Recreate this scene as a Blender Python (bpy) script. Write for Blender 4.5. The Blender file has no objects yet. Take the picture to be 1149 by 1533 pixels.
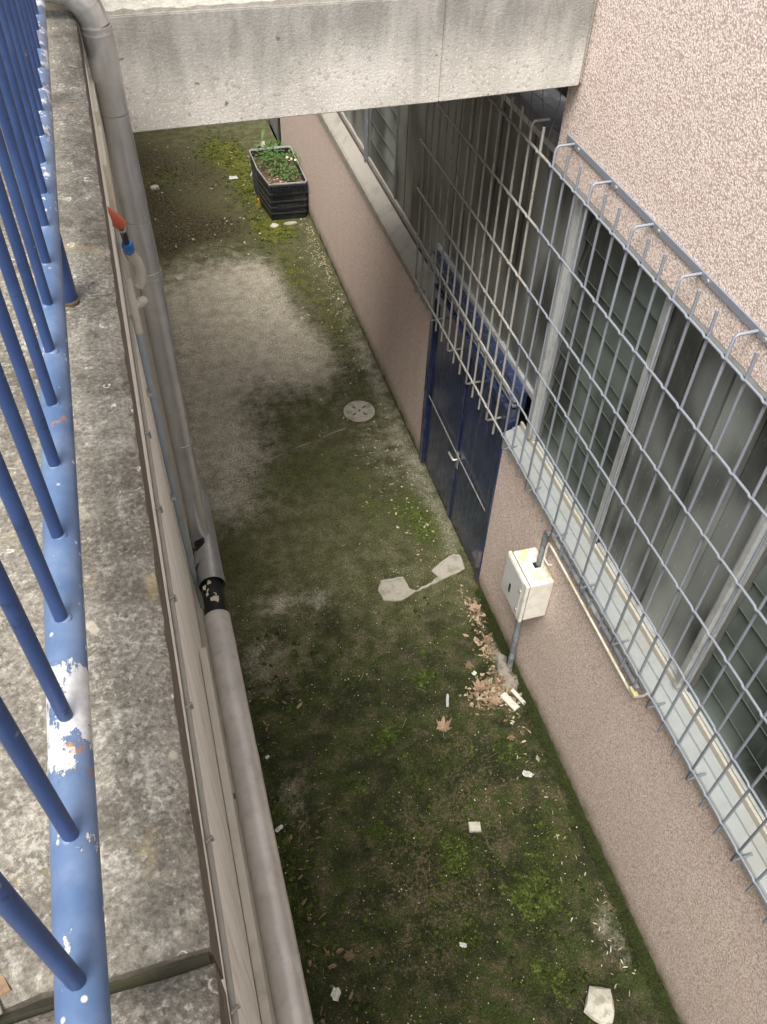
import bpy, bmesh, math, random
from mathutils import Vector, Matrix, noise as mnoise
R_ = math.radians
random.seed(7)
sc = bpy.context.scene
COL = sc.collection

# ---------------------------------------------------------------- camera, sky, sun, exposure
CAM_Z = 6.0
cam_d = bpy.data.cameras.new('camera'); cam = bpy.data.objects.new('camera', cam_d); COL.objects.link(cam)
pitch, yaw, roll = R_(47.2776), R_(18.0282), R_(2.5199)
cy, sy, cp, sp = math.cos(yaw), math.sin(yaw), math.cos(pitch), math.sin(pitch)
fwd = Vector((sy*cp, cy*cp, -sp)); right = Vector((cy, -sy, 0)); up = right.cross(fwd)
rt = math.cos(roll)*right + math.sin(roll)*up
u2 = -math.sin(roll)*right + math.cos(roll)*up
cam.matrix_world = Matrix(((rt.x, u2.x, -fwd.x, 0), (rt.y, u2.y, -fwd.y, 0), (rt.z, u2.z, -fwd.z, CAM_Z), (0, 0, 0, 1)))
cam_d.sensor_fit = 'HORIZONTAL'; cam_d.sensor_width = 36.0; cam_d.lens = 36.0*1270.0/1149.0
cam_d.clip_start = 0.02; cam_d.clip_end = 500
sc.camera = cam

SUN_EL, SUN_AZ = R_(61), R_(212)          # azimuth clockwise from +Y: the sun stands behind the camera
world = bpy.data.worlds.new('World'); sc.world = world; world.use_nodes = True
wn = world.node_tree.nodes; wl = world.node_tree.links
for n in list(wn): wn.remove(n)
wo = wn.new('ShaderNodeOutputWorld'); wb = wn.new('ShaderNodeBackground'); ws = wn.new('ShaderNodeTexSky')
wh = wn.new('ShaderNodeHueSaturation')
ws.sky_type = 'NISHITA'; ws.sun_disc = False; ws.sun_elevation = SUN_EL; ws.sun_rotation = SUN_AZ
ws.air_density = 1.0; ws.dust_density = 4.0; ws.ozone_density = 1.0
wh.inputs['Saturation'].default_value = 0.22
wl.new(ws.outputs[0], wh.inputs['Color']); wl.new(wh.outputs[0], wb.inputs['Color']); wl.new(wb.outputs[0], wo.inputs['Surface'])
wb.inputs['Strength'].default_value = 0.075
sun_d = bpy.data.lights.new('sun', 'SUN'); sun = bpy.data.objects.new('sun', sun_d); COL.objects.link(sun)
sun_d.energy = 1.5; sun_d.angle = R_(30); sun_d.color = (1.0, 0.95, 0.87)
sdir = Vector((math.sin(SUN_AZ)*math.cos(SUN_EL), math.cos(SUN_AZ)*math.cos(SUN_EL), math.sin(SUN_EL)))
sun.rotation_euler = sdir.to_track_quat('Z', 'Y').to_euler()
sun.location = (0, -6, 14)
sc.view_settings.view_transform = 'Standard'; sc.view_settings.look = 'None'
sc.view_settings.exposure = 1.74; sc.view_settings.gamma = 1.0; sc.view_settings.use_curve_mapping = False

# ---------------------------------------------------------------- materials
class Mat:
    def __init__(s, name):
        s.m = bpy.data.materials.new(name); s.m.use_nodes = True
        s.n = s.m.node_tree.nodes; s.l = s.m.node_tree.links
        s.b = s.n['Principled BSDF']
        s._p = None
    def pos(s):
        if s._p is None: s._p = s.n.new('ShaderNodeNewGeometry').outputs['Position']
        return s._p
    def lk(s, a, b):
        if isinstance(a, (int, float)): b.default_value = a
        elif isinstance(a, (tuple, list)): b.default_value = (tuple(a)+(1,))[:4] if len(b.default_value) == 4 else a
        else: s.l.new(a, b)
    def mp(s, scale=(1, 1, 1), loc=(0, 0, 0), rot=(0, 0, 0), vec=None):
        m = s.n.new('ShaderNodeMapping'); m.inputs['Scale'].default_value = scale; m.inputs['Location'].default_value = loc
        m.inputs['Rotation'].default_value = rot
        s.l.new(vec or s.pos(), m.inputs['Vector']); return m.outputs[0]
    def noise(s, scale, detail=4, rough=.55, vec=None, dist=0):
        t = s.n.new('ShaderNodeTexNoise'); t.inputs['Scale'].default_value = scale; t.inputs['Detail'].default_value = detail
        t.inputs['Roughness'].default_value = rough; t.inputs['Distortion'].default_value = dist
        s.l.new(vec or s.pos(), t.inputs['Vector']); return t.outputs['Fac']
    def vor(s, scale, feature='F1', vec=None, out='Distance', rnd=1.0):
        t = s.n.new('ShaderNodeTexVoronoi'); t.feature = feature; t.inputs['Scale'].default_value = scale
        t.inputs['Randomness'].default_value = rnd
        s.l.new(vec or s.pos(), t.inputs['Vector']); return t.outputs[out]
    def ramp(s, f, stops, interp='LINEAR'):
        r = s.n.new('ShaderNodeValToRGB'); e = r.color_ramp; e.interpolation = interp
        while len(e.elements) < len(stops): e.elements.new(.5)
        for el, (p, c) in zip(e.elements, stops):
            el.position = p; el.color = (c, c, c, 1) if isinstance(c, (int, float)) else (tuple(c)+(1,))[:4]
        s.l.new(f, r.inputs[0]); return r.outputs[0]
    def mix(s, f, a, b, mode='MIX'):
        m = s.n.new('ShaderNodeMix'); m.data_type = 'RGBA'; m.blend_type = mode; m.clamp_factor = True
        s.lk(f, m.inputs[0]); s.lk(a, m.inputs[6]); s.lk(b, m.inputs[7]); return m.outputs[2]
    def math(s, op, a, b=0.0, clamp=False):
        m = s.n.new('ShaderNodeMath'); m.operation = op; m.use_clamp = clamp
        s.lk(a, m.inputs[0]); s.lk(b, m.inputs[1]); return m.outputs[0]
    def mul(s, a, b): return s.math('MULTIPLY', a, b)
    def add(s, a, b): return s.math('ADD', a, b)
    def band(s, f, lo, hi): # smooth 0..1 between lo and hi
        m = s.n.new('ShaderNodeMapRange'); m.interpolation_type = 'SMOOTHSTEP'
        s.l.new(f, m.inputs[0]); m.inputs[1].default_value = lo; m.inputs[2].default_value = hi
        m.inputs[3].default_value = 0.0; m.inputs[4].default_value = 1.0; return m.outputs[0]
    def axis(s, i):
        x = s.n.new('ShaderNodeSeparateXYZ'); s.l.new(s.pos(), x.inputs[0]); return x.outputs[i]
    def normal_axis(s, i):
        g = s.n.new('ShaderNodeNewGeometry'); x = s.n.new('ShaderNodeSeparateXYZ'); s.l.new(g.outputs['Normal'], x.inputs[0]); return x.outputs[i]
    def attr(s, name):
        a = s.n.new('ShaderNodeAttribute'); a.attribute_name = name
        x = s.n.new('ShaderNodeSeparateColor'); s.l.new(a.outputs['Color'], x.inputs[0]); return x.outputs
    def rnd(s):
        return s.n.new('ShaderNodeObjectInfo').outputs['Random']
    def bump(s, h, strength=.4, dist=.01, normal=None):
        b = s.n.new('ShaderNodeBump'); b.inputs['Strength'].default_value = strength; b.inputs['Distance'].default_value = dist
        s.l.new(h, b.inputs['Height'])
        if normal is not None: s.l.new(normal, b.inputs['Normal'])
        return b.outputs[0]
    def out(s, color, rough=.8, metal=0.0, normal=None, spec=None, coat=None):
        s.lk(color, s.b.inputs['Base Color']); s.lk(rough, s.b.inputs['Roughness']); s.lk(metal, s.b.inputs['Metallic'])
        if normal is not None: s.l.new(normal, s.b.inputs['Normal'])
        if spec is not None: s.b.inputs['Specular IOR Level'].default_value = spec
        if coat: s.b.inputs['Coat Weight'].default_value = coat[0]; s.b.inputs['Coat Roughness'].default_value = coat[1]
        return s.m

def m_roughcast():
    s = Mat('pink_roughcast')
    w = s.mp((1, 1, 1))
    v = s.vor(112, 'SMOOTH_F1'); n = s.noise(165, 3, .65); big = s.noise(1.6, 4, .6); mid = s.noise(38, 3, .6)
    g = s.add(s.mul(v, .7), s.mul(n, .65))
    c = s.ramp(g, [(.42, (.93, .855, .80)), (.53, (.80, .685, .62)), (.62, (.62, .50, .44)), (.76, (.36, .27, .23))])
    fine = s.ramp(s.noise(260, 2, .5), [(.35, .88), (.65, 1.08)])
    c = s.mix(1.0, c, fine, 'MULTIPLY'); c = s.mix(.26, c, (.74, .62, .56))
    c = s.mix(s.mul(s.band(mid, .5, .7), .35), c, (.76, .62, .55))
    c = s.mix(s.mul(s.band(big, .5, .75), .18), c, (.60, .47, .42))
    z = s.axis(2)
    # rain streaks and grime down the lower wall, browner, darker band and moss line at its foot
    st = s.noise(7.0, 4, .6, s.mp((1, 1, .07)))
    low = s.math('SUBTRACT', 1.0, s.band(z, 1.7, 2.2))
    c = s.mix(s.mul(s.mul(s.band(st, .48, .72), low), s.add(.24, s.mul(s.band(s.axis(1), 4.2, 6.0), .45))), c, (.58, .47, .41))
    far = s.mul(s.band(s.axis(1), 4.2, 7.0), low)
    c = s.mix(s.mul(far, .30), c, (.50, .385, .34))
    hz = s.add(z, s.mul(s.noise(9, 4, .6), -.22))
    foot = s.math('SUBTRACT', 1.0, s.band(hz, -.10, .16))
    c = s.mix(s.mul(foot, .75), c, (.17, .15, .095))
    foot2 = s.math('SUBTRACT', 1.0, s.band(hz, -.12, -.01))
    c = s.mix(s.mul(foot2, .9), c, (.045, .06, .015))
    h = s.add(s.mul(v, -1.0), s.mul(n, -.5))
    return s.out(c, .92, 0, s.bump(h, .5, .004), .25)

def m_fascia():
    s = Mat('exposed_aggregate_concrete')
    v = s.vor(75, 'F1'); vc = s.vor(75, 'F1', out='Color')
    n = s.noise(3.2, 5, .6); st = s.noise(5, 5, .65, s.mp((1, 1, .10)))
    sep = s.n.new('ShaderNodeSeparateColor'); s.l.new(vc, sep.inputs[0])
    base = s.mix(s.band(n, .35, .7), (.46, .44, .40), (.58, .56, .52))
    c = s.mix(s.mul(s.mul(s.band(sep.outputs[0], .35, .95), s.math('SUBTRACT', 1.0, s.band(v, .15, .55))), .75), base, (.72, .70, .65))
    c = s.mix(s.mul(s.band(sep.outputs[1], .86, .99), .45), c, (.26, .23, .20))
    fn = s.noise(160, 3, .6); c = s.mix(1.0, c, s.ramp(fn, [(.3, .82), (.7, 1.12)]), 'MULTIPLY')
    z = s.add(s.axis(2), s.mul(s.math('SUBTRACT', st, .5), .42))
    top = s.band(z, 4.40, 4.70)
    c = s.mix(s.mul(top, .88), c, s.mix(s.band(s.noise(9, 6, .7, s.mp((1, 1, .3))), .4, .65), (.19, .185, .17), (.31, .30, .28)))
    c = s.mix(s.mul(s.band(st, .52, .72), .5), c, (.30, .29, .265))
    bk = s.math('SUBTRACT', 1.0, s.band(s.noise(24, 2, .5), .25, .30)); c = s.mix(s.mul(bk, .7), c, (.09, .08, .07))
    return s.out(c, .9, 0, s.bump(s.add(s.mul(v, -.6), fn), .35, .006), .3)

def m_coping(name='lichen_concrete', pale=0.0):
    s = Mat(name)
    n1 = s.noise(4.5, 6, .65); n2 = s.noise(26, 5, .7); n3 = s.noise(140, 4, .7)
    c = s.ramp(n1, [(.30, (.098, .088, .072)), (.48, (.150, .137, .115)), (.66, (.215, .20, .172))])
    c = s.mix(s.mul(s.band(n2, .52, .72), .65), c, (.36, .335, .285))
    c = s.mix(s.mul(s.math('SUBTRACT', 1.0, s.band(n2, .30, .43)), .7), c, (.07, .06, .048))
    c = s.mix(1.0, c, s.ramp(n3, [(.30, .52), (.5, 1.0), (.70, 1.55)]), 'MULTIPLY')
    # crustose lichen: pale speckle, rings, black and ochre spots
    wv = s.n.new('ShaderNodeVectorMath'); wv.operation = 'ADD'
    wn_ = s.n.new('ShaderNodeTexNoise'); wn_.inputs['Scale'].default_value = 32; s.l.new(s.pos(), wn_.inputs['Vector'])
    wm = s.n.new('ShaderNodeVectorMath'); wm.operation = 'SCALE'; wm.inputs['Scale'].default_value = .035
    s.l.new(wn_.outputs['Color'], wm.inputs[0]); s.l.new(s.pos(), wv.inputs[0]); s.l.new(wm.outputs[0], wv.inputs[1])
    vv = wv.outputs[0]
    v = s.vor(21, 'F1', vv); vc = s.vor(21, 'F1', vv, 'Color'); sp_ = s.n.new('ShaderNodeSeparateColor'); s.l.new(vc, sp_.inputs[0])
    rad = s.add(.12, s.mul(sp_.outputs[1], .22))
    d = s.math('ABSOLUTE', s.math('SUBTRACT', v, rad))
    ring = s.mul(s.math('SUBTRACT', 1.0, s.band(d, .012, .05)), s.band(sp_.outputs[0], .60, .66))
    ring = s.mul(ring, s.band(s.noise(60, 3, .6), .42, .56))
    c = s.mix(s.mul(ring, s.add(.5, s.mul(s.band(s.axis(1), .9, 1.3), .4))), c, (.62, .60, .55))
    disc = s.mul(s.math('SUBTRACT', 1.0, s.band(s.math('SUBTRACT', v, rad), -.09, -.02)), s.band(sp_.outputs[2], .72, .80))
    c = s.mix(s.mul(disc, .6), c, s.mix(s.band(sp_.outputs[1], .4, .6), (.085, .075, .065), (.44, .40, .31)))
    v2 = s.vor(70, 'F1', vv); v2c = s.vor(70, 'F1', vv, 'Color'); s2 = s.n.new('ShaderNodeSeparateColor'); s.l.new(v2c, s2.inputs[0])
    fk = s.noise(120, 4, .65); dots = s.mul(s.band(s.add(fk, s.mul(s.math('SUBTRACT', s.noise(4, 5, .65), .5), .5)), .52, .70), .9)
    c = s.mix(s.mul(dots, .6), c, (.46, .44, .385))
    cr = s.noise(9, 9, .78, s.mp(loc=(1, 4, 2))); c = s.mix(s.mul(s.band(cr, .56, .68), .5), c, s.mix(s.band(fk, .4, .6), (.30, .285, .245), (.50, .48, .43)))
    dk = s.noise(7, 8, .72, s.mp(loc=(8, 2, 2))); c = s.mix(s.mul(s.band(dk, .53, .64), .6), c, (.060, .050, .040))
    bd = s.mul(s.math('SUBTRACT', 1.0, s.band(v2, .15, .4)), s.band(s2.outputs[1], .88, .95)); c = s.mix(s.mul(bd, .6), c, (.05, .043, .037))
    och = s.mul(s.band(s.noise(6, 5, .7, s.mp(loc=(3, 1, 2))), .60, .70), .35); c = s.mix(och, c, (.42, .33, .17))
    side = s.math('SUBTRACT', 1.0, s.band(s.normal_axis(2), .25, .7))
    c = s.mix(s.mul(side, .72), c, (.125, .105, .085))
    if pale: c = s.mix(pale, c, s.mix(s.band(n2, .4, .6), (.62, .60, .52), (.80, .78, .72)))
    h = s.add(s.mul(n2, .6), s.mul(n3, .7))
    return s.out(c, .93, 0, s.bump(h, .7, .006), .2)

def m_blue(name, base, pale, flake, rust):
    s = Mat(name)
    n = s.noise(9, 5, .6); n2 = s.noise(60, 4, .6)
    c = s.mix(s.band(n, .35, .7), base, pale)
    c = s.mix(s.mul(s.band(n2, .5, .75), .25), c, tuple(x*.62 for x in base))
    y = s.axis(1)
    f = s.noise(15, 8, .75, s.mp((1.3, .8, 1.3), (.4, .3, .1)))
    big = s.math('SUBTRACT', 1.0, s.band(s.math('ABSOLUTE', s.math('SUBTRACT', y, .565)), .045, .10))
    farf = s.mul(s.band(y, 1.5, 2.3), .10)
    f = s.add(f, s.add(s.mul(big, .19 if flake else 0), farf if flake else 0.0))
    fl = s.band(f, .622, .642); edge = s.band(f, .600, .620)
    c = s.mix(s.mul(edge, .55), c, tuple(x*.55 for x in base))
    c = s.mix(fl if flake else s.mul(s.band(f, .74, .75), .8), c, s.mix(s.band(n2, .35, .7), (.50, .51, .53), (.38, .37, .355)))
    r = s.noise(11, 6, .7, s.mp(loc=(5, 2, 7))); c = s.mix(s.mul(s.band(r, rust, rust+.03), .85), c, s.mix(n2, (.24, .10, .035), (.36, .17, .06)))
    sp2 = s.vor(55); spc = s.vor(55, out='Color'); q = s.n.new('ShaderNodeSeparateColor'); s.l.new(spc, q.inputs[0])
    c = s.mix(s.mul(s.mul(s.math('SUBTRACT', 1.0, s.band(sp2, .1, .22)), s.band(q.outputs[0], *((.84, .88) if flake else (.93, .96)))), .9 if flake else .25), c, (.55, .53, .47))
    ro = s.add(.34, s.add(s.mul(n, .2), s.mul(fl, .25)))
    return s.out(c, ro, 0, s.bump(s.add(s.mul(n2, .3), s.mul(fl, -.6)), .35, .002), .45)

def m_jacket(name, col, metal, rough, dust):
    s = Mat(name)
    n = s.noise(5, 5, .6); n2 = s.noise(45, 5, .65); st = s.noise(16, 4, .6, s.mp((1, 1, .12)))
    c = s.mix(s.band(n, .35, .7), col, tuple(x*.8 for x in col))
    c = s.mix(s.mul(s.band(n2, .5, .75), .4), c, dust); c = s.mix(s.mul(s.band(st, .5, .75), .35), c, tuple(x*.6 for x in dust))
    v = s.vor(30); vc = s.vor(30, out='Color'); q = s.n.new('ShaderNodeSeparateColor'); s.l.new(vc, q.inputs[0])
    dot = s.mul(s.math('SUBTRACT', 1.0, s.band(v, .06, .16)), s.band(q.outputs[0], .86, .9)); c = s.mix(s.mul(dot, .6), c, tuple(x*.55 for x in dust))
    dent = s.noise(3.4, 3, .5)
    return s.out(c, s.add(rough, s.mul(n2, .22)), s.math('SUBTRACT', metal, s.mul(s.band(n2, .5, .75), .3), True), s.bump(s.add(s.mul(dent, 1.0), s.mul(n2, .05)), .25, .02), .5)

def m_beige():
    s = Mat('weathered_beige_render')
    st = s.noise(18, 6, .65, s.mp((1, 1, .05))); st2 = s.noise(46, 5, .65, s.mp((1, 1, .035), (3, 1, 0))); n = s.noise(5, 5, .6)
    c = s.mix(s.band(st, .35, .68), (.78, .755, .68), (.90, .88, .82))
    c = s.mix(s.mul(s.band(st2, .54, .68), .65), c, (.42, .385, .31))
    c = s.mix(s.mul(s.band(n, .52, .72), .35), c, (.56, .52, .43))
    c = s.mix(s.mul(s.band(s.noise(80, 3, .6), .60, .7), .35), c, (.22, .19, .15))
    low = s.math('SUBTRACT', 1.0, s.band(s.axis(2), 2.6, 3.9)); c = s.mix(s.mul(low, .22), c, (.33, .29, .23))
    return s.out(c, .85, 0, s.bump(s.add(st, s.mul(st2, .6)), .5, .008), .3)

def m_ground():
    s = Mat('mossy_concrete')
    z = s.attr('zone'); bare, moss, dirt = z[0], z[1], z[2]
    n1 = s.noise(1.8, 7, .65); n2 = s.noise(7, 7, .68); n3 = s.noise(38, 6, .7); n4 = s.noise(150, 4, .7)
    film = s.mix(s.band(n2, .38, .62), (.024, .026, .010), (.092, .088, .045))
    film = s.mix(s.mul(s.band(n1, .48, .66), .45), film, (.050, .056, .018))
    film = s.mix(s.mul(s.band(n3, .54, .74), .55), film, (.15, .138, .10))
    film = s.mix(s.mul(s.math('SUBTRACT', 1.0, s.band(n3, .30, .44)), .7), film, (.014, .015, .008))
    nb = s.noise(2.6, 6, .7, s.mp(loc=(7, 3, 0))); film = s.mix(s.mul(s.band(nb, .52, .68), .6), film, s.mix(s.band(n3, .35, .65), (.036, .032, .016), (.090, .078, .042)))
    yy = s.axis(1); wet = s.math('SUBTRACT', 1.0, s.band(s.add(yy, s.mul(s.math('SUBTRACT', n1, .5), 3.0)), 3.3, 4.9))
    vv_ = s.noise(3.6, 8, .7, s.mp(loc=(2, 9, 0)), .6)
    film = s.mix(s.mul(wet, .75), film, s.mix(s.band(vv_, .40, .60), (.013, .016, .006), s.mix(s.band(n2, .46, .60), (.036, .050, .012), (.064, .052, .028))))
    film = s.mix(s.mul(s.math('SUBTRACT', 1.0, wet), .78), film, s.mix(s.band(n2, .28, .76), (.062, .066, .026), (.130, .126, .070)))
    n5_ = s.noise(19, 5, .7)
    conc = s.mix(s.band(n2, .35, .7), (.34, .315, .25), (.47, .44, .36))
    conc = s.mix(s.mul(s.band(n3, .52, .7), .4), conc, (.135, .125, .095))
    conc = s.mix(s.mul(s.math('SUBTRACT', 1.0, s.band(n4, .30, .42)), .5), conc, (.09, .08, .06))
    bf = s.band(s.add(bare, s.add(s.mul(s.math('SUBTRACT', n2, .5), 1.1), s.mul(s.math('SUBTRACT', n3, .5), .7))), .05, 1.05)
    bf = s.mul(bf, .96)
    c = s.mix(bf, film, conc)
    df = s.band(s.add(dirt, s.add(s.mul(s.math('SUBTRACT', n2, .5), 1.2), s.mul(s.math('SUBTRACT', n3, .5), 2.2))), .34, .54)
    c = s.mix(s.mul(df, .88), c, s.mix(s.band(s.add(n3, s.mul(s.math('SUBTRACT', n5_, .5), .5)), .43, .58), (.012, .011, .006), (.105, .088, .048)))
    mf = s.band(s.add(moss, s.add(s.mul(s.math('SUBTRACT', n2, .5), 1.9), s.mul(s.math('SUBTRACT', n3, .5), 1.7))), .36, .66)
    mc = s.mix(s.band(n3, .38, .66), s.mix(s.band(s.axis(1), 4.3, 9), (.030, .045, .009), (.06, .064, .010)), s.mix(s.band(s.axis(1), 4.3, 9), (.095, .130, .025), (.165, .172, .028)))
    mc = s.mix(s.mul(s.band(n4, .55, .72), .4), mc, (.17, .20, .045))
    c = s.mix(s.mul(mf, .92), c, mc)
    n5 = s.noise(80, 5, .75); c = s.mix(1.0, c, s.ramp(n5, [(.34, .40), (.5, 1.0), (.66, 1.8)]), 'MULTIPLY')
    c = s.mix(1.0, c, s.ramp(n4, [(.32, .5), (.5, 1.0), (.68, 1.6)]), 'MULTIPLY')
    v = s.vor(48); vc = s.vor(48, out='Color'); q = s.n.new('ShaderNodeSeparateColor'); s.l.new(vc, q.inputs[0])
    spk = s.mul(s.math('SUBTRACT', 1.0, s.band(v, .07, .15)), s.band(q.outputs[0], .80, .86)); c = s.mix(s.mul(spk, .8), c, (.42, .40, .32))
    h = s.add(s.mul(n3, .8), s.add(s.mul(n4, .35), s.mul(mf, .5)))
    return s.out(c, .94, 0, s.bump(h, .75, .012), .22)

def m_plain(name, col, rough=.6, metal=0.0, var=.25, scale=30, bump=.15, dirt=None, spec=.4, amt=.5):
    s = Mat(name)
    n = s.noise(scale, 5, .65); n2 = s.noise(scale*.22, 4, .6)
    c = s.mix(n, tuple(x*(1-var) for x in col), tuple(min(1, x*(1+var)) for x in col))
    if dirt: c = s.mix(s.mul(s.band(s.add(n2, s.mul(s.math('SUBTRACT', n, .5), .4)), .48, .66), amt), c, dirt)
    return s.out(c, s.add(rough-.06, s.mul(n, .12)), metal, s.bump(n, bump, .003), spec)

def m_varied(name, cols, rough=.8):
    s = Mat(name)
    r = s.n.new('ShaderNodeObjectInfo').outputs['Random']
    isl = s.n.new('ShaderNodeNewGeometry').outputs['Random Per Island']
    k = s.math('FRACT', s.add(r, isl))
    c = s.ramp(k, [(i/max(1, len(cols)-1), x) for i, x in enumerate(cols)])
    c = s.mix(1.0, c, s.ramp(s.noise(70, 4, .6), [(.3, .7), (.7, 1.25)]), 'MULTIPLY')
    return s.out(c, rough, 0, None, .3)

def m_glass(name, col, rough):
    s = Mat(name)
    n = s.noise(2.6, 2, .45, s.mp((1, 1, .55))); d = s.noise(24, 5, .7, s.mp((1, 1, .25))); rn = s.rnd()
    c = s.mix(s.band(n, .36, .66), tuple(x*.42 for x in col), tuple(x*1.9 for x in col))  # broad noise paints hazy reflections and shapes behind the pane into its colour
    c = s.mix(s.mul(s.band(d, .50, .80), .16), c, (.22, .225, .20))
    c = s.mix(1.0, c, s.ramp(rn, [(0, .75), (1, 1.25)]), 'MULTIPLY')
    sc_ = s.band(s.noise(55, 6, .8, s.mp((1, 1, .5), (2, 5, 1))), .74, .76); c = s.mix(s.mul(sc_, .35), c, (.35, .35, .31))
    return s.out(c, s.add(rough, s.add(s.mul(d, .12), s.mul(sc_, .3))), 0, s.bump(s.add(n, s.mul(d, .10)), .06, .02), .75)

def m_door():
    s = Mat('navy_gloss_paint')
    n = s.noise(6, 5, .6); sc1 = s.noise(22, 4, .55, s.mp((1, 1, .06), rot=(.05, 0, 0)), .6); sc2 = s.noise(34, 4, .6, s.mp((1, 1.4, .05), (4, 2, 1), (-.12, 0, 0)), .4)
    c = s.mix(s.band(n, .35, .7), (.019, .029, .078), (.032, .045, .108))
    c = s.mix(s.mul(s.band(sc1, .55, .63), .55), c, (.075, .082, .11)); c = s.mix(s.mul(s.band(sc2, .60, .66), .45), c, (.11, .11, .12))
    z = s.axis(2); low = s.math('SUBTRACT', 1.0, s.band(z, .02, .20)); rr = s.noise(20, 5, .7)
    near = s.math('SUBTRACT', 1.0, s.band(s.axis(1), 4.38, 4.55))
    c = s.mix(s.mul(s.mul(s.band(rr, .42, .6), low), near), c, (.17, .075, .03))
    c = s.mix(s.mul(low, .25), c, (.09, .085, .07))
    return s.out(c, s.add(.16, s.mul(s.band(sc1, .5, .65), .22)), 0, s.bump(s.add(n, s.mul(sc1, .3)), .10, .01), .6)

def m_grille(name, col, rustc, lo):
    s = Mat(name)
    n = s.noise(14, 5, .7); n2 = s.noise(80, 4, .6)
    c = s.mix(n2, tuple(x*.85 for x in col), tuple(x*1.15 for x in col))
    c = s.mix(s.mul(s.band(n, lo, lo+.08), .8), c, s.mix(n2, rustc, tuple(x*.55 for x in rustc)))
    return s.out(c, .5, .15, s.bump(n2, .3, .002), .4)

MT = {}
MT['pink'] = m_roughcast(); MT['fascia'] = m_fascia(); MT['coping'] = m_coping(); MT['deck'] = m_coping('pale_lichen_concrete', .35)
MT['tube'] = m_blue('faded_blue_paint', (.066, .115, .225), (.125, .180, .295), True, .635)
MT['bar'] = m_blue('blue_paint', (.020, .044, .128), (.031, .063, .172), False, .69)
MT['jacket'] = m_jacket('aluminium_jacket', (.55, .555, .555), .72, .26, (.46, .455, .44))
MT['jacket2'] = m_jacket('dull_grey_jacket', (.66, .63, .585), .35, .24, (.57, .54, .495))
MT['beige'] = m_beige(); MT['ground'] = m_ground()
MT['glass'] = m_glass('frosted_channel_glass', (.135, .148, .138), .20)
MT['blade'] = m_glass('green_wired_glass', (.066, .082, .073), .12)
MT['bladeedge'] = m_plain('glass_edge', (.12, .15, .13), .3)
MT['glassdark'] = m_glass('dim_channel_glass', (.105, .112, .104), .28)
MT['door'] = m_door()
MT['grille'] = m_grille('blue_grey_paint', (.235, .255, .295), (.30, .235, .17), .66)
MT['grille_rust'] = m_grille('beige_grey_paint', (.34, .335, .315), (.36, .29, .20), .54)
MT['alu'] = m_plain('galvanised_metal', (.66, .68, .68), .42, .5, .18, 24, .2, (.34, .33, .29))
MT['sill'] = m_plain('weathered_sheet_sill', (.36, .385, .385), .5, .1, .2, 18, .2, (.33, .32, .27))
MT['farsill'] = m_plain('grimy_concrete_sill', (.30, .28, .245), .85, 0, .2, 30, .3, (.19, .17, .14))
MT['cream'] = m_plain('cream_paint', (.52, .49, .42), .5, 0, .1, 20, .1, (.45, .40, .30))
MT['white'] = m_plain('aged_white_plastic', (.74, .72, .66), .42, 0, .05, 14, .05, (.50, .47, .36), amt=.55)
def m_white():
    q = Mat('aged_white_plastic'); n = q.noise(16, 5, .6); n2 = q.noise(50, 4, .6)
    c = q.mix(q.band(n, .4, .7), (.76, .74, .68), (.66, .64, .56)); up_ = q.band(q.normal_axis(2), .5, .9)
    c = q.mix(q.mul(q.mul(up_, q.band(n, .42, .62)), .8), c, (.50, .49, .26)); c = q.mix(q.mul(q.band(n2, .58, .7), .3), c, (.45, .42, .32))
    return q.out(c, .42, 0, q.bump(n2, .06, .002), .4)
MT['white'] = m_white()
MT['algae'] = m_plain('algae_stain', (.42, .42, .20), .7, 0, .3, 30, .1, (.66, .64, .54), amt=.8)
MT['greydoor'] = m_plain('grey_plastic_lid', (.60, .61, .60), .4, 0, .05, 10, .05, (.45, .45, .42), amt=.4)
MT['black'] = m_plain('black_plastic', (.018, .02, .024), .42, 0, .4, 30, .15, (.05, .045, .035), amt=.6)
MT['blackrib'] = m_plain('scuffed_black_plastic', (.035, .037, .042), .4, 0, .4, 30, .15, (.09, .085, .075), amt=.5)
MT['rim'] = m_plain('scuffed_plastic_rim', (.36, .36, .37), .5, 0, .2, 40, .2, (.12, .12, .12))
MT['dark'] = m_plain('dark_void', (.010, .010, .010), .9)
MT['interior'] = m_plain('dim_interior', (.016, .016, .015), .9)
MT['conduit'] = m_plain('blue_grey_conduit', (.27, .32, .36), .45, .1, .15, 30, .1, (.22, .22, .20))
MT['greypipe'] = m_plain('dark_grey_pipe', (.17, .18, .20), .5, .1, .2, 20, .1, (.36, .36, .35), amt=.8)
MT['pvc'] = m_plain('dirty_pvc', (.50, .48, .42), .5, 0, .15, 24, .15, (.33, .30, .24))
MT['orange'] = m_plain('orange_corrugated_plastic', (.52, .12, .07), .5, 0, .2, 30, .05)
MT['bluefit'] = m_plain('blue_plastic', (.02, .17, .62), .4, 0, .1, 20, .05)
MT['trunk'] = m_plain('beige_trunking', (.56, .53, .43), .55, 0, .1, 12, .1, (.38, .34, .26))
MT['duct'] = m_plain('brownish_duct', (.50, .465, .395), .6, 0, .15, 12, .1, (.20, .17, .13))
MT['cable'] = m_plain('dusty_cable', (.30, .29, .26), .7, 0, .2, 30, .1)
MT['tar'] = m_plain('bitumen_wrap', (.012, .012, .013), .5, 0, .4, 30, .4, (.03, .03, .03))
MT['peel'] = m_plain('peeling_lagging', (.55, .50, .38), .85, 0, .2, 50, .3)
MT['cement'] = m_plain('pale_cement', (.36, .335, .285), .92, 0, .3, 55, .6, (.20, .185, .14), amt=.7)
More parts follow.
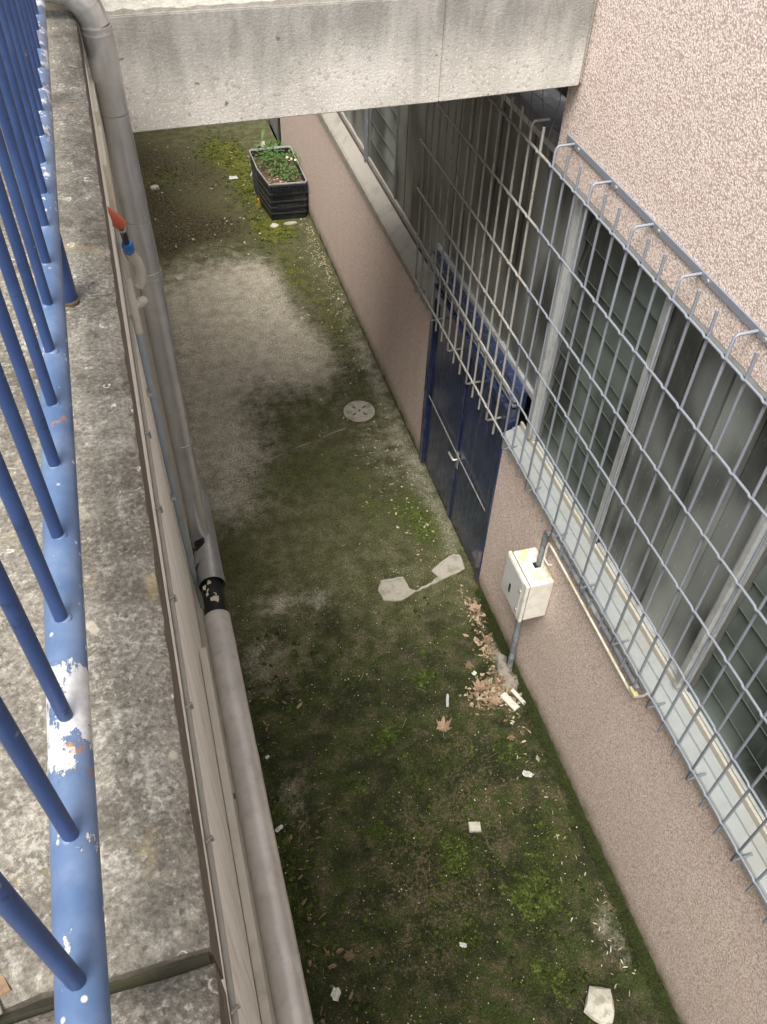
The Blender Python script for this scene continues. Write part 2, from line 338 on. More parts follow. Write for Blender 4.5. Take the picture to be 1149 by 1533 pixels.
MT['cover'] = m_plain('worn_concrete_cover', (.37, .35, .295), .92, 0, .25, 45, .5, (.17, .165, .095), amt=.7)
MT['soil'] = m_plain('potting_soil', (.085, .062, .038), .95, 0, .5, 40, .8, (.20, .16, .10))
MT['weed'] = m_varied('weed_leaf', [(.04, .10, .02), (.07, .15, .03), (.10, .18, .05)], .6)
MT['moss'] = m_varied('moss_blade', [(.024, .042, .009), (.052, .078, .015), (.092, .125, .026), (.135, .15, .04)], .9)
MT['mossdark'] = m_varied('moss_cushion', [(.012, .018, .005), (.022, .032, .007), (.040, .050, .011), (.065, .066, .02)], .95)
def m_cushion():
    q = Mat('moss_cushion_green'); n = q.noise(120, 4, .7); n2 = q.noise(9, 4, .6)
    c = q.mix(q.band(n2, .38, .62), (.022, .032, .008), (.070, .092, .016)); c = q.mix(1.0, c, q.ramp(n, [(.32, .45), (.5, 1.0), (.68, 1.8)]), 'MULTIPLY')
    return q.out(c, .95, 0, q.bump(n, .8, .006), .15)
MT['cushion'] = m_cushion()
MT['heap'] = m_varied('leaf_heap_bits', [(.20, .135, .08), (.36, .27, .17), (.13, .085, .05), (.46, .38, .26), (.24, .15, .085)], .85)
MT['leaf'] = m_varied('dry_plane_leaf', [(.36, .26, .175), (.45, .35, .25), (.29, .20, .13)], .8)
MT['leafdark'] = m_varied('wet_brown_leaf', [(.15, .10, .062), (.22, .15, .09)], .8)
MT['bits'] = m_varied('pale_leaf_bits', [(.40, .35, .22), (.55, .50, .37), (.26, .19, .11), (.60, .56, .45), (.18, .125, .07), (.34, .26, .15)], .8)
MT['crumb'] = m_varied('pale_crumbs', [(.62, .58, .40), (.70, .68, .56), (.50, .46, .34)], .8)
MT['stone'] = m_plain('pale_stone', (.52, .50, .43), .9, 0, .3, 70, .6, (.24, .225, .16), amt=.7)
MT['paper'] = m_plain('weathered_paper', (.56, .56, .53), .85, 0, .15, 60, .3, (.34, .32, .25), amt=.7)
MT['wood'] = m_plain('peeling_white_board', (.55, .55, .50), .85, 0, .25, 60, .4, (.25, .24, .20))
MT['slate'] = m_plain('flat_grey_slab', (.26, .24, .21), .9, 0, .3, 40, .5, (.13, .11, .075), amt=.7)
MT['asphalt'] = m_plain('asphalt', (.05, .05, .05), .95, 0, .2, 60, .4)
MT['steel'] = m_plain('worn_steel', (.50, .50, .48), .4, .6, .15, 30, .1, (.35, .30, .25))
MT['wire'] = m_plain('dull_wire', (.17, .17, .16), .6, .3)
MT['amber'] = m_plain('amber_plastic', (.42, .22, .02), .5)
MT['paleduct'] = m_plain('yellowed_plastic', (.62, .55, .30), .5)

# ---------------------------------------------------------------- mesh helpers
def tagit(o, label=None, cat=None, group=None, kind=None):
    if label: o['label'] = label
    if cat: o['category'] = cat
    if group: o['group'] = group
    if kind: o['kind'] = kind
    return o
def thing(name, label, cat, loc=(0, 0, 0), group=None):
    o = bpy.data.objects.new(name, None); COL.objects.link(o); o.location = loc; o.empty_display_size = .1
    return tagit(o, label, cat, group)
def obj(name, bm, mat, parent=None, smooth=False, mats=None):
    me = bpy.data.meshes.new(name)
    bmesh.ops.recalc_face_normals(bm, faces=bm.faces)
    bm.to_mesh(me); bm.free()
    for m in (mats or [mat]): me.materials.append(m)
    if smooth:
        for p in me.polygons: p.use_smooth = True
    o = bpy.data.objects.new(name, me); COL.objects.link(o)
    if parent:
        o.parent = parent
        o.matrix_parent_inverse = Matrix.Translation(-world_loc(parent))
    return o
def world_loc(o):
    v = Vector(o.location)
    return v if o.parent is None else Vector((0, 0, 0)) if o.type == 'MESH' else v
def structure(o): o['kind'] = 'structure'; return o
def box(bm, x0, x1, y0, y1, z0, z1, bev=0.0, mat=0, seg=2):
    vs = [bm.verts.new(p) for p in ((x0, y0, z0), (x1, y0, z0), (x1, y1, z0), (x0, y1, z0), (x0, y0, z1), (x1, y0, z1), (x1, y1, z1), (x0, y1, z1))]
    fs = [bm.faces.new([vs[i] for i in q]) for q in ((0, 3, 2, 1), (4, 5, 6, 7), (0, 1, 5, 4), (1, 2, 6, 5), (2, 3, 7, 6), (3, 0, 4, 7))]
    for f in fs: f.material_index = mat
    if bev:
        es = list({e for f in fs for e in f.edges})
        bmesh.ops.bevel(bm, geom=es, offset=bev, segments=seg, affect='EDGES', profile=.6)
    return vs
def B(*a, **k):
    bm = bmesh.new(); box(bm, *a, **k); return bm
def frames(pts):
    T = []
    for i in range(len(pts)):
        a = pts[max(i-1, 0)]; b = pts[min(i+1, len(pts)-1)]; T.append((b-a).normalized())
    ref = Vector((0, 0, 1)) if abs(T[0].z) < .9 else Vector((1, 0, 0))
    n = (ref - T[0]*ref.dot(T[0])).normalized(); out = []
    for t in T:
        n = (n - t*n.dot(t)).normalized(); out.append((t, n, t.cross(n)))
    return out
def tube(bm, pts, r, seg=12, cap=True, rs=None, mat=0, wob=0.0):
    pts = [Vector(p) for p in pts]; fr = frames(pts); rings = []
    for i, (p, (t, n, b)) in enumerate(zip(pts, fr)):
        rr = rs[i] if rs else r; ring = []
        for k in range(seg):
            a = 2*math.pi*k/seg; q = rr*(1+(wob*mnoise.noise((p*9)+Vector((math.cos(a), math.sin(a), 0))) if wob else 0))
            ring.append(bm.verts.new(p+n*math.cos(a)*q+b*math.sin(a)*q))
        rings.append(ring)
    for a, b in zip(rings, rings[1:]):
        for k in range(seg):
            f = bm.faces.new((a[k], a[(k+1) % seg], b[(k+1) % seg], b[k])); f.material_index = mat; f.smooth = True
    if cap:
        for rg in (rings[0], rings[-1]):
            f = bm.faces.new([bm.verts.new(v.co) for v in rg]); f.material_index = mat
    return bm
def TB(pts, r, seg=12, **k):
    bm = bmesh.new(); tube(bm, pts, r, seg, **k); return bm
def arc(c, r, a0, a1, ax1, ax2, n=6):
    c = Vector(c); ax1 = Vector(ax1); ax2 = Vector(ax2)
    return [c+ax1*r*math.cos(a0+(a1-a0)*i/n)+ax2*r*math.sin(a0+(a1-a0)*i/n) for i in range(n+1)]
def ball(bm, c, r, sub=1, squash=(1, 1, 1), jit=0.0):
    M = Matrix.Translation(c) @ Matrix.Diagonal((*[r*s for s in squash], 1))
    res = bmesh.ops.create_icosphere(bm, subdivisions=sub, radius=1, matrix=M)
    if jit:
        for v in res['verts']: v.co += Vector([random.uniform(-jit, jit)*r for _ in range(3)])
    return res['verts']
def grid_slab(bm, x0, x1, y0, y1, z0, z1, nx, ny, jit=.002, edge=.006, skew=None):
    """closed slab whose top is a fine grid with slightly worn edges"""
    def P(x, y, z, e):
        p = Vector((x, y, z)); 
        if skew: p.x += skew(y)*(1 if x > x0+(x1-x0)*.5 else 0)
        nn = mnoise.noise(Vector((x*14, y*14, z*5)))
        if e: p.y += .004*mnoise.noise(Vector((x*40, 2.2, y*40)))+.004*mnoise.noise(Vector((x*110, 5.2, y*40))); p.z -= edge*(.55+.9*mnoise.noise(Vector((x*30, y*22, 3.1)))); p.x += (edge*.45*mnoise.noise(Vector((y*55, z*10, 1.7))))
        else: p.z += jit*nn
        return p
    top = [[bm.verts.new(P(x0+(x1-x0)*i/nx, y0+(y1-y0)*j/ny, z1, i in (0, nx) or j in (0, ny))) for i in range(nx+1)] for j in range(ny+1)]
    bot = {}
    def bv(i, j):
        if (i, j) not in bot:
            p = Vector((x0+(x1-x0)*i/nx, y0+(y1-y0)*j/ny, z0))
            if skew and i > nx*.5: p.x += skew(p.y)
            bot[(i, j)] = bm.verts.new(p)
        return bot[(i, j)]
    for j in range(ny):
        for i in range(nx):
            f = bm.faces.new((top[j][i], top[j][i+1], top[j+1][i+1], top[j+1][i])); f.smooth = True
    for i in range(nx):
        bm.faces.new((bv(i, 0), bv(i+1, 0), top[0][i+1], top[0][i])); bm.faces.new((bv(i+1, ny), bv(i, ny), top[ny][i], top[ny][i+1]))
    for j in range(ny):
        bm.faces.new((bv(nx, j), bv(nx, j+1), top[j+1][nx], top[j][nx])); bm.faces.new((bv(0, j+1), bv(0, j), top[j][0], top[j+1][0]))
    bm.faces.new([bv(i, 0) for i in range(nx, -1, -1)]+[bv(0, j) for j in range(1, ny+1)]+[bv(i, ny) for i in range(1, nx+1)]+[bv(nx, j) for j in range(ny-1, 0, -1)])
    return bm

XR = 2.286          # face of the pink building
XL = -0.115         # face of the retaining wall

# ---------------------------------------------------------------- ground of the passage
def blob(x, y, cx, cy_, rx, ry, rot=0.0):
    dx, dy = x-cx, y-cy_; c, s = math.cos(rot), math.sin(rot)
    u, v = (c*dx+s*dy)/rx, (-s*dx+c*dy)/ry
    d = u*u+v*v
    return math.exp(-d*1.2)
BARE = [(.55, 9.3, .85, 1.0, 0, 1.0), (.95, 8.2, .75, .95, .2, 1.0), (1.45, 7.75, .40, .5, 0, .9), (.3, 7.4, .5, 1.2, 0, .85), (.35, 6.4, .5, .6, 0, .75),
        (.22, 5.75, .45, .35, 0, .5), (1.25, 9.6, .4, .5, 0, .7), (1.3, 8.7, .4, .7, 0, .5), (2.20, 5.9, .14, 1.2, 0, .40), (2.18, 7.6, .14, 1.0, 0, .40), (2.2, 4.95, .12, .5, 0, .30), (1.9, 6.2, .3, .8, 0, .28),
        (.55, 4.45, .22, .14, 0, .55), (.87, 4.38, .12, .1, 0, .6), (2.12, 1.22, .12, .2, 0, .36), (.24, 2.68, .16, .22, 0, .34), (2.19, 3.35, .12, .35, 0, .5),
        (.3, 3.9, .3, .35, 0, .38), (2.05, 12.9, .3, .5, 0, .6), (.8, 12.4, .5, .7, 0, .18)]
MOSS = [(1.62, 12.2, .30, 1.2, 0, .85), (1.35, 13.3, .35, .6, 0, .8), (1.75, 10.75, .35, .4, 0, .85), (1.75, 9.6, .28, .8, 0, .55), (2.0, 8.2, .2, .9, 0, .45),
        (2.05, 5.0, .22, .45, 0, .65), (1.7, 5.4, .5, .5, 0, .40), (1.0, 6.0, .9, .35, .1, .42), (.25, 5.0, .25, .35, 0, .45), (2.0, 6.9, .25, .5, 0, .35),
        (1.52, 3.40, .12, .10, 0, .95), (.76, 2.67, .08, .07, 0, .85), (1.09, 3.0, .22, .12, .3, .65), (.84, 2.3, .12, .12, 0, .6), (1.28, 2.0, .20, .22, 0, .75),
        (1.72, 1.6, .24, .22, 0, .85), (1.93, 2.62, .16, .14, 0, .6), (1.2, 1.45, .14, .14, 0, .65), (1.6, 1.1, .2, .2, 0, .6), (.15, 2.2, .10, .8, 0, .55),
        (1.3, 2.6, .3, .25, 0, .35), (1.95, 1.95, .2, .2, 0, .5), (.3, 1.65, .1, .1, 0, .5), (.9, .7, .4, .3, 0, .45), (.5, 3.45, .15, .12, 0, .4), (.4, 12.6, .5, .5, 0, .35)]
DIRT = [(.22, 11.9, .35, .6, 0, .62), (.6, 11.2, .7, .6, 0, .60), (1.1, 10.9, .4, .35, 0, .58), (.25, 10.6, .3, .35, 0, .75), (1.0, 12.6, .6, 1.0, 0, .58), (.25, 13.3, .5, .8, 0, .62), (.7, 10.75, .3, .15, 0, .45),
        (.42, 3.75, .22, .35, 0, .40), (1.6, 2.6, .7, .9, 0, .30), (.9, 1.6, .8, .7, 0, .28), (1.75, 8.9, .35, .8, .1, .35), (1.2, 2.0, .3, .35, 0, .3)]
gx0, gx1, gy0, gy1 = XL, XR+.02, -6.0, 18.0
bm = bmesh.new(); nx, ny = 70, 560
rows = []
for j in range(ny+1):
    t = j/ny; y = gy0+(gy1-gy0)*t; row = []
    for i in range(nx+1):
        x = gx0+(gx1-gx0)*i/nx
        z = .006*mnoise.noise(Vector((x*3, y*3, 0)))+.004*mnoise.noise(Vector((x*11, y*11, 4)))
        mo = sum(w*blob(x, y, *b) for *b, w in MOSS)
        z += .010*min(1, mo)*max(0, mnoise.noise(Vector((x*16, y*16, 9)))+.35)
        row.append(bm.verts.new((x, y, z)))
    rows.append(row)
for a, b in zip(rows, rows[1:]):
    for i in range(nx):
        f = bm.faces.new((a[i], a[i+1], b[i+1], b[i])); f.smooth = True
ground = structure(obj('passage_ground', bm, MT['ground']))
ca = ground.data.color_attributes.new('zone', 'FLOAT_COLOR', 'POINT')
for v, d in zip(ground.data.vertices, ca.data):
    x, y = v.co.x, v.co.y
    d.color = (min(1, sum(w*blob(x, y, *b) for *b, w in BARE)), min(1, sum(w*blob(x, y, *b) for *b, w in MOSS)), min(1, sum(w*blob(x, y, *b) for *b, w in DIRT)), 1)

# upper walkway on the street side and the land beyond
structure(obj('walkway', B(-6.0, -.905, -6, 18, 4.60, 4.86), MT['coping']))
structure(obj('street', B(-60, -6.01, -60, 80, 4.3, 4.75), MT['asphalt']))

# ---------------------------------------------------------------- retaining wall with coping slabs
rw = thing('retaining_wall', 'weathered beige retaining wall topped with lichen spotted concrete coping on the left', 'wall', (-.5, 3, 0))
bm = bmesh.new(); box(bm, -.90, XL, -6, 18, -.05, 4.775); obj('wall_face', bm, MT['beige'], rw)
bm = bmesh.new(); grid = [(-.02)]
box(bm, XL+.002, XL+.022, -6, 3.66, 4.60, 4.772, .004); obj('mortar_ledge', bm, MT['beige'], rw)
skew = lambda y: -.0785-.0047*y+.0785
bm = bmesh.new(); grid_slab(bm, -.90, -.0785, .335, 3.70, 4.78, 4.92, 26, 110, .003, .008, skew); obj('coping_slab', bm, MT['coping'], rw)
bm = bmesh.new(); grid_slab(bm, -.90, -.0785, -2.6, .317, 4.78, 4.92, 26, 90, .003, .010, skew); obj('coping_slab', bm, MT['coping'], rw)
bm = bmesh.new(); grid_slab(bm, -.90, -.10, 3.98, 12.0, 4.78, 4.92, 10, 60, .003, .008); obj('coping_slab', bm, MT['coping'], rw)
bm = bmesh.new(); box(bm, -.88, -.085, .30, .345, 4.78, 4.898); bmesh.ops.subdivide_edges(bm, edges=bm.edges[:], cuts=12, use_grid_fill=True)
for v in bm.verts: v.co.z += .008*mnoise.noise(v.co*60) if v.co.z > 4.85 else 0
obj('joint_filler', bm, m_plain('mossy_mortar', (.030, .027, .018), .95, 0, .4, 60, .6, (.05, .05, .02)), rw)

# ---------------------------------------------------------------- pink building on the right
bd = thing('building', 'pink roughcast building with strip windows and navy double door along the passage', 'building', (4, 3, 0))
DY0, DY1, DZ = 4.20, 5.905, 2.02
obj('wall', B(XR, 2.75, -6, DY0, -.05, 1.83), MT['pink'], bd)
obj('wall', B(XR, 2.75, DY1, 12.9, -.05, 1.80), MT['pink'], bd)
obj('wall', B(XR, 2.75, -6, 4.20, 3.862, 7.3), MT['pink'], bd)
obj('wall', B(XR, 2.75, 6.45, 18, 3.862, 7.3), MT['pink'], bd)
obj('wall', B(XR, 2.75, 14.2, 18, -.05, 3.86), MT['pink'], bd)
obj('recess_wall', B(2.62, 2.75, 4.202, 6.448, 3.95, 7.3), MT['interior'], bd)
obj('lintel', B(2.36, 2.75, 4.203, 6.447, 3.87, 3.948), MT['greypipe'], bd)
obj('interior_wall', B(2.70, 2.75, -6, 12.89, 1.84, 3.86), MT['dark'], bd)
obj('back_wall', B(2.76, 9, -6, 18, -.05, 7.28), MT['pink'], bd)
# door
dr = obj('door', B(2.36, 2.40, DY0+.004, DY1-.004, -.02, .004), MT['door'], bd)
def fr(name, bm, mat, par, **k): return obj(name, bm, MT[mat], par, **k)
for q in ((2.272, 2.36, DY0+.002, DY0+.085, .0, 1.96), (2.272, 2.36, DY1-.085, DY1-.002, .0, 1.96), (2.272, 2.365, DY0+.002, DY1-.002, 1.962, 2.04)): fr('door_frame', B(*q, bev=.004), 'door', dr)
obj('header_panel', B(2.33, 2.40, DY0-.01, DY1+.24, 2.042, 2.20, .004), MT['door'], dr)
fr('header_rail', B(2.30, 2.329, DY0-.01, DY1+.2, 2.075, 2.088), 'greypipe', dr); fr('header_rail', B(2.30, 2.329, DY0-.01, DY1+.2, 2.118, 2.128), 'greypipe', dr)
def leaf_panel(y0, y1, ang):
    bm = bmesh.new(); box(bm, 2.305, 2.345, y0, y1, .012, 1.955, .003)
    # slightly warped sheet: subdivide and tilt about the hinge
    bmesh.ops.subdivide_edges(bm, edges=bm.edges[:], cuts=3, use_grid_fill=True)
    for v in bm.verts:
        v.co.x += ang*(v.co.y-(y0+y1)/2)+.003*mnoise.noise(v.co*2.2)
    return fr('door_leaf', bm, 'door', dr)
ym = 5.06
leaf_panel(DY0+.09, ym-.004, .010); leaf_panel(ym+.004, DY1-.09, -.008)
bm = bmesh.new(); box(bm, 2.290, 2.304, ym-.03, ym+.03, .02, 1.95, .003); fr('door_astragal', bm, 'door', dr)
bm = bmesh.new(); tube(bm, [(2.285, DY1-.11, .905), (2.279, 5.1, .89), (2.285, DY0+.10, .868)], .0055, 8); fr('locking_bar', bm, 'steel', dr)
bm = bmesh.new(); tube(bm, [(2.30, ym-.05, .80), (2.262, ym-.05, .80), (2.258, ym-.05, .80), (2.256, ym+.06, .80)], .010, 8); box(bm, 2.296, 2.304, ym-.075, ym-.025, .70, .88, .003); fr('handle', bm, 'steel', dr)
# second dark door at the far end of the wall
d2 = obj('door', B(2.40, 2.44, 12.91, 14.19, 0, 2.1), MT['black'], bd)
fr('door_frame', B(2.26, 2.40, 12.905, 12.985, 0, 2.1, .004), 'black', d2); fr('door_leaf', B(2.33, 2.36, 12.99, 14.1, .01, 2.05, .004), 'greypipe', d2)
obj('lintel', B(XR, 2.75, 12.91, 14.19, 2.11, 3.86), MT['pink'], bd)

# sill
sl = obj('window_sill', B(2.262, 2.30, -6, DY0-.02, 1.835, 1.862, .004), MT['sill'], bd)
bm = bmesh.new()
pr = [(2.252, 1.800), (2.252, 1.852), (2.258, 1.862), (2.318, 1.880), (2.322, 1.892), (2.372, 1.905), (2.372, 1.80)]
def extrude_y(bm, prof, y0, y1):
    a = [bm.verts.new((x, y0, z)) for x, z in prof]; b = [bm.verts.new((x, y1, z)) for x, z in prof]
    n = len(prof)
    for i in range(n): bm.faces.new((a[i], a[(i+1) % n], b[(i+1) % n], b[i]))
    bm.faces.new(a[::-1]); bm.faces.new(b)
extrude_y(bm, pr, -6, DY0-.025); obj('sill_sheet', bm, MT['sill'], sl)
bm = bmesh.new(); box(bm, 2.374, 2.392, -6, DY0-.03, 1.87, 1.945, .004); obj('sill_edge', bm, MT['cream'], sl)
sl2 = obj('window_sill', B(2.30, 2.40, DY1+.30, 12.88, 1.80, 1.85, .004), MT['farsill'], bd)
bm = bmesh.new(); extrude_y(bm, [(2.25, 1.76), (2.25, 1.83), (2.268, 1.852), (2.385, 1.93), (2.385, 1.76)], DY1+.02, 12.88); obj('sill_slab', bm, MT['farsill'], sl2)

# windows: mullions, channel glass, louvre blades
def channel_run(win, y0, y1, z0, z1, mat, pitch=.25):
    n = max(1, round((y1-y0)/pitch)); p = (y1-y0)/n
    for k in range(n):
        a, b = y0+k*p+.004, y0+(k+1)*p-.004; x = 2.418+random.uniform(-.003, .003); t = random.uniform(-.006, .006)
        bm = bmesh.new()
        prof = [(x-t, a), (x+t, b), (x+.05+t, b), (x+.05+t, b-.008), (x+.008+t, b-.008), (x+.008-t, a+.008), (x+.05-t, a+.008), (x+.05-t, a)]
        lo = [bm.verts.new((u, v, z0)) for u, v in prof]; hi = [bm.verts.new((u, v, z1)) for u, v in prof]
        for i in range(8): bm.faces.new((lo[i], lo[(i+1) % 8], hi[(i+1) % 8], hi[i]))
        bm.faces.new(lo[::-1]); bm.faces.new(hi)
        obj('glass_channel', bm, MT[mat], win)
def blade_run(win, y0, y1, z0, z1, mat, pitch=.19):
    n = max(1, round((z1-z0)/pitch)); p = (z1-z0)/n
    for k in range(n):
        a, b = z0+k*p, z0+(k+1)*p+.012; tl = random.uniform(.020, .026)
        bm = bmesh.new()
        vs = [bm.verts.new(q) for q in ((2.412, y0, a), (2.418, y0, a), (2.418+tl, y0, b), (2.412+tl, y0, b), (2.412, y1, a), (2.418, y1, a), (2.418+tl, y1, b), (2.412+tl, y1, b))]
        for q in ((0, 1, 2, 3), (7, 6, 5, 4), (0, 4, 5, 1), (1, 5, 6, 2), (2, 6, 7, 3), (3, 7, 4, 0)): bm.faces.new([vs[i] for i in q])
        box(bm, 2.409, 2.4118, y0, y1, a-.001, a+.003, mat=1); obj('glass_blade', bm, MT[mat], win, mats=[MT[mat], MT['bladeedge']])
def window(y0, y1, kind, mat, z0=1.955, z1=3.80, fm='alu'):
    bm = bmesh.new()
    box(bm, 2.394, 2.46, y0+.002, y1-.002, z0-.05, z0, .003)
    w = obj('window', bm, MT[fm], bd)
    obj('top_rail', B(2.394, 2.46, y0+.002, y1-.002, z1, z1+.055, .003), MT[fm], w)
    if kind == 'channel': channel_run(w, y0-.026, y1+.026, z0+.001, z1-.001, mat)
    else:
        blade_run(w, y0+.03, y1-.03, z0+.001, z1-.06, mat)
        for u in (y0+.004, y1-.028): obj('side_frame', B(2.40, 2.43, u, u+.024, z0+.002, z1-.002, .002), MT['wire'], w)
    return w
mull = [-.35, .83, 1.89, 2.987, 3.99]
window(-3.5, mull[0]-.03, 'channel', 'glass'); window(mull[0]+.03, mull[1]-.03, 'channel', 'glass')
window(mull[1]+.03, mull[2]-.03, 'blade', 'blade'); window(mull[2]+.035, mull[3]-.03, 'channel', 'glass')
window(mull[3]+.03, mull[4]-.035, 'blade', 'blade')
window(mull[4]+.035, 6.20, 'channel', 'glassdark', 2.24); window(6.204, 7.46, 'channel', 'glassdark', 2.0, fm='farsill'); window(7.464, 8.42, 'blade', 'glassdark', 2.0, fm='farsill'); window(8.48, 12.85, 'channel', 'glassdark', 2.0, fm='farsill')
for y, w in zip(mull, (.022, .022, .042, .026, .040)):
    bm = bmesh.new(); box(bm, 2.372, 2.40, y-w, y+w, 1.95, 3.86, .004)
    if w > .03: box(bm, 2.350, 2.3715, y-.016, y+.016, 1.95, 3.86, .004)
    obj('mullion', bm, MT['alu'], bd)
bm = bmesh.new(); box(bm, 2.365, 2.40, 8.43, 8.47, 1.94, 3.86, .004); obj('mullion', bm, MT['greypipe'], bd)
obj('window_head', B(XR+.002, 2.44, -6, 4.198, 3.835, 3.8615, .002), MT['alu'], bd)

# ---------------------------------------------------------------- footbridge
fb = thing('footbridge', 'pale exposed aggregate concrete footbridge crossing above the passage', 'bridge', (1, 5, 4.3))
def fascia(x0, x1, zl, zr):
    bm = bmesh.new(); n = 24
    vs = box(bm, x0, x1, 4.05, 4.18, 4.2, 4.775)
    for v in vs:
        if v.co.z < 4.3: v.co.z = zl if v.co.x < (x0+x1)/2 else zr
    bmesh.ops.bevel(bm, geom=bm.edges[:], offset=.005, segments=2, affect='EDGES')
    return obj('fascia_panel', bm, MT['fascia'], fb)
fascia(-.40, 1.5095, 4.288, 4.310); fascia(1.511, 2.262, 4.310, 4.330)
bm = bmesh.new(); grid_slab(bm, -.40, 2.28, 4.065, 6.42, 4.34, 4.80, 60, 40, .004, .014)
obj('deck_slab', bm, MT['deck'], fb)
# bird netting hanging between bridge soffit and wall recess
nt = thing('bird_net', 'sagging wire bird netting in the dark gap under the footbridge', 'net', (2.4, 4.6, 4.2))
for k in range(8):
    y = 4.26+k*.16; s0 = random.uniform(-.02, .02)
    obj('net_wire', TB([(2.27, y, 4.33), (2.28+s0, y+.02, 4.15), (2.27-s0, y+random.uniform(-.03, .03), 3.97), (2.27, y, 3.86)], .0022, 5), MT['wire'], nt)
for k in range(3):
    z = 4.02+.1*k; obj('net_wire', TB([(2.272, 4.22, z), (2.275, 4.7, z-.03), (2.27, 5.5, z+.01)], .0018, 5), MT['wire'], nt)

# ---------------------------------------------------------------- window grilles
XG = 2.17
WZ = [2.010, 2.407, 2.794, 3.181, 3.568, 3.949]
def grille(label, mat, ys, y_ext, first_bent, rail=True, rb=.0076):
    g = thing('window_grille', label, 'grille', (XG, ys[0], 2.0), 'window grilles')
    for k, y in enumerate(ys):
        bent = (k % 3) == first_bent; jt = random.uniform(-.004, .004)
        if bent:
            pts = [(XR+.004, y, 1.905)] if False else [(XR+.006, y+.004, 1.872), (XG+.012, y, 1.872), (XG, y, 1.885)]
            pts += [(XG, y+jt*.3, 2.4), (XG, y, 3.2), (XG, y, 4.035), (XG+.012, y, 4.052), (XR-.012, y+.004, 4.052)]
        else:
            pts = [(XG, y, 1.865+jt), (XG+jt*.4, y, 2.8), (XG, y+jt*.4, 3.4), (XG, y, 4.075+jt)]
        obj('grille_bar', TB(pts, rb, 8), MT[mat], g)
    for z in WZ:
        pts = []; yy = sorted(list(ys))
        ya, yb = y_ext
        pts.append((XG-.0125, ya, z))
        for i, y in enumerate(yy):
            pts += [(XG-.0125, y-.018, z), (XG-.0145, y-.009, z-.003), (XG-.0155, y, z-.005), (XG-.0145, y+.009, z-.003), (XG-.0125, y+.018, z)]
        pts.append((XG-.0125, yb, z))
        obj('grille_wire', TB(pts, rb*.9, 8), MT[mat], g)
    if rail:
        bm = bmesh.new(); box(bm, XR-.011, XR-.001, min(ys)-.3, max(ys)+.10, 4.030, 4.066, .002); fl = obj('fixing_strip', bm, MT[mat], g)
        for k, y in enumerate(ys):
            if (k % 3) == first_bent: obj('bolt', TB([(XR-.018, y-.05, 4.047), (XR-.006, y-.05, 4.047)], .011, 8), MT['steel'], fl)
    return g
ysR = [3.998-.1437*k for k in range(32)]
grille('blue grey welded bar grille over the near strip window', 'grille', ysR, (-.55, 4.03), 0)
ysL = [6.062-.1452*k for k in range(14)]
grille('beige rust flecked bar grille above the navy door', 'grille_rust', ysL, (4.0305, 6.13), 0, rail=False, rb=.0088)

# ---------------------------------------------------------------- meter box and its conduits
bx = thing('meter_box', 'white weathered electrical box mounted on the pink wall right of the door', 'electrical box', (2.19, 3.33, .9))
X0 = 2.07; ya, yb, za, zb = 3.115, 3.445, .995, 1.395
bm = bmesh.new(); box(bm, X0+.035, XR-.004, ya, yb, za, zb, .008); obj('box_body', bm, MT['white'], bx)
bm = bmesh.new(); box(bm, X0+.026, X0+.034, ya+.006, yb-.006, za+.006, zb-.006); obj('seal', bm, MT['black'], bx)
bm = bmesh.new(); box(bm, X0, X0+.026, ya-.006, yb+.006, za-.006, zb+.006, .007); ld = obj('box_door', bm, MT['white'], bx)
bm = bmesh.new(); box(bm, X0-.003, X0+.001, ya+.045, yb-.012, za+.012, zb-.012, .002); obj('door_panel', bm, MT['greydoor'], ld)
bm = bmesh.new(); box(bm, X0-.006, X0-.002, yb-.135, yb-.112, za+.10, za+.19, .002); obj('slot', bm, MT['black'], ld)
for z in (za+.075, zb-.115):
    bm = bmesh.new(); tube(bm, [(X0+.002, ya+.062, z), (X0-.010, ya+.062, z)], .012, 14); obj('lock', bm, MT['steel'], ld)
bm = bmesh.new(); box(bm, 2.195, 2.258, ya+.145, ya+.195, zb-.01, zb+.003, .002); obj('cable_hole', bm, MT['black'], bx)
cp_ = thing('grey_conduit', 'dark grey conduit rising from the meter box and bending along under the sill', 'conduit', (2.24, 3.27, 1.4))
xc = 2.235
obj('riser', TB([(xc, 3.285, 1.36), (xc, 3.29, 1.70)]+arc((xc, 3.24, 1.715), .05, 0, math.pi*.5, (0, 1, 0), (0, 0, 1), 5), .021, 12), MT['greypipe'], cp_)
obj('run', TB([(xc+.012, 3.24, 1.768), (xc+.014, 2.9, 1.760), (xc+.014, 2.02, 1.752)], .018, 12), MT['greypipe'], cp_)
for y in (3.05, 2.75, 2.45, 2.2): obj('saddle', TB([(xc+.012, y-.012, 1.76), (xc+.012, y+.012, 1.76)], .024, 12), MT['greypipe'], cp_)
wc = thing('white_cable', 'thin white cable running from the meter box along below the grille', 'cable', (2.24, 3.2, 1.4))
obj('sleeve', TB([(xc-.004, 3.235, 1.38), (xc-.004, 3.235, 1.66), (xc-.004, 3.225, 1.69), (xc-.004, 3.19, 1.70), (xc-.002, 2.9, 1.695), (xc, 2.14, 1.683), (xc, 2.06, 1.683), (xc+.004, 2.0, 1.71), (xc+.012, 1.97, 1.76), (xc+.02, 1.95, 1.82)], .0085, 8), MT['pvc'] if False else MT['white'], wc)
obj('clip', TB([(xc-.006, 3.235, 1.53), (xc-.006, 3.19, 1.53), (xc-.002, 3.175, 1.52), (xc+.03, 3.175, 1.515)], .006, 6), MT['white'], wc)
obj('clip', TB([(xc-.006, 3.16, 1.385), (xc-.006, 3.14, 1.40), (xc+.03, 3.135, 1.40)], .011, 8), MT['white'], wc)
obj('splice', B(xc-.012, xc+.018, 2.00, 2.065, 1.695, 1.725, .004), MT['paleduct'], wc)
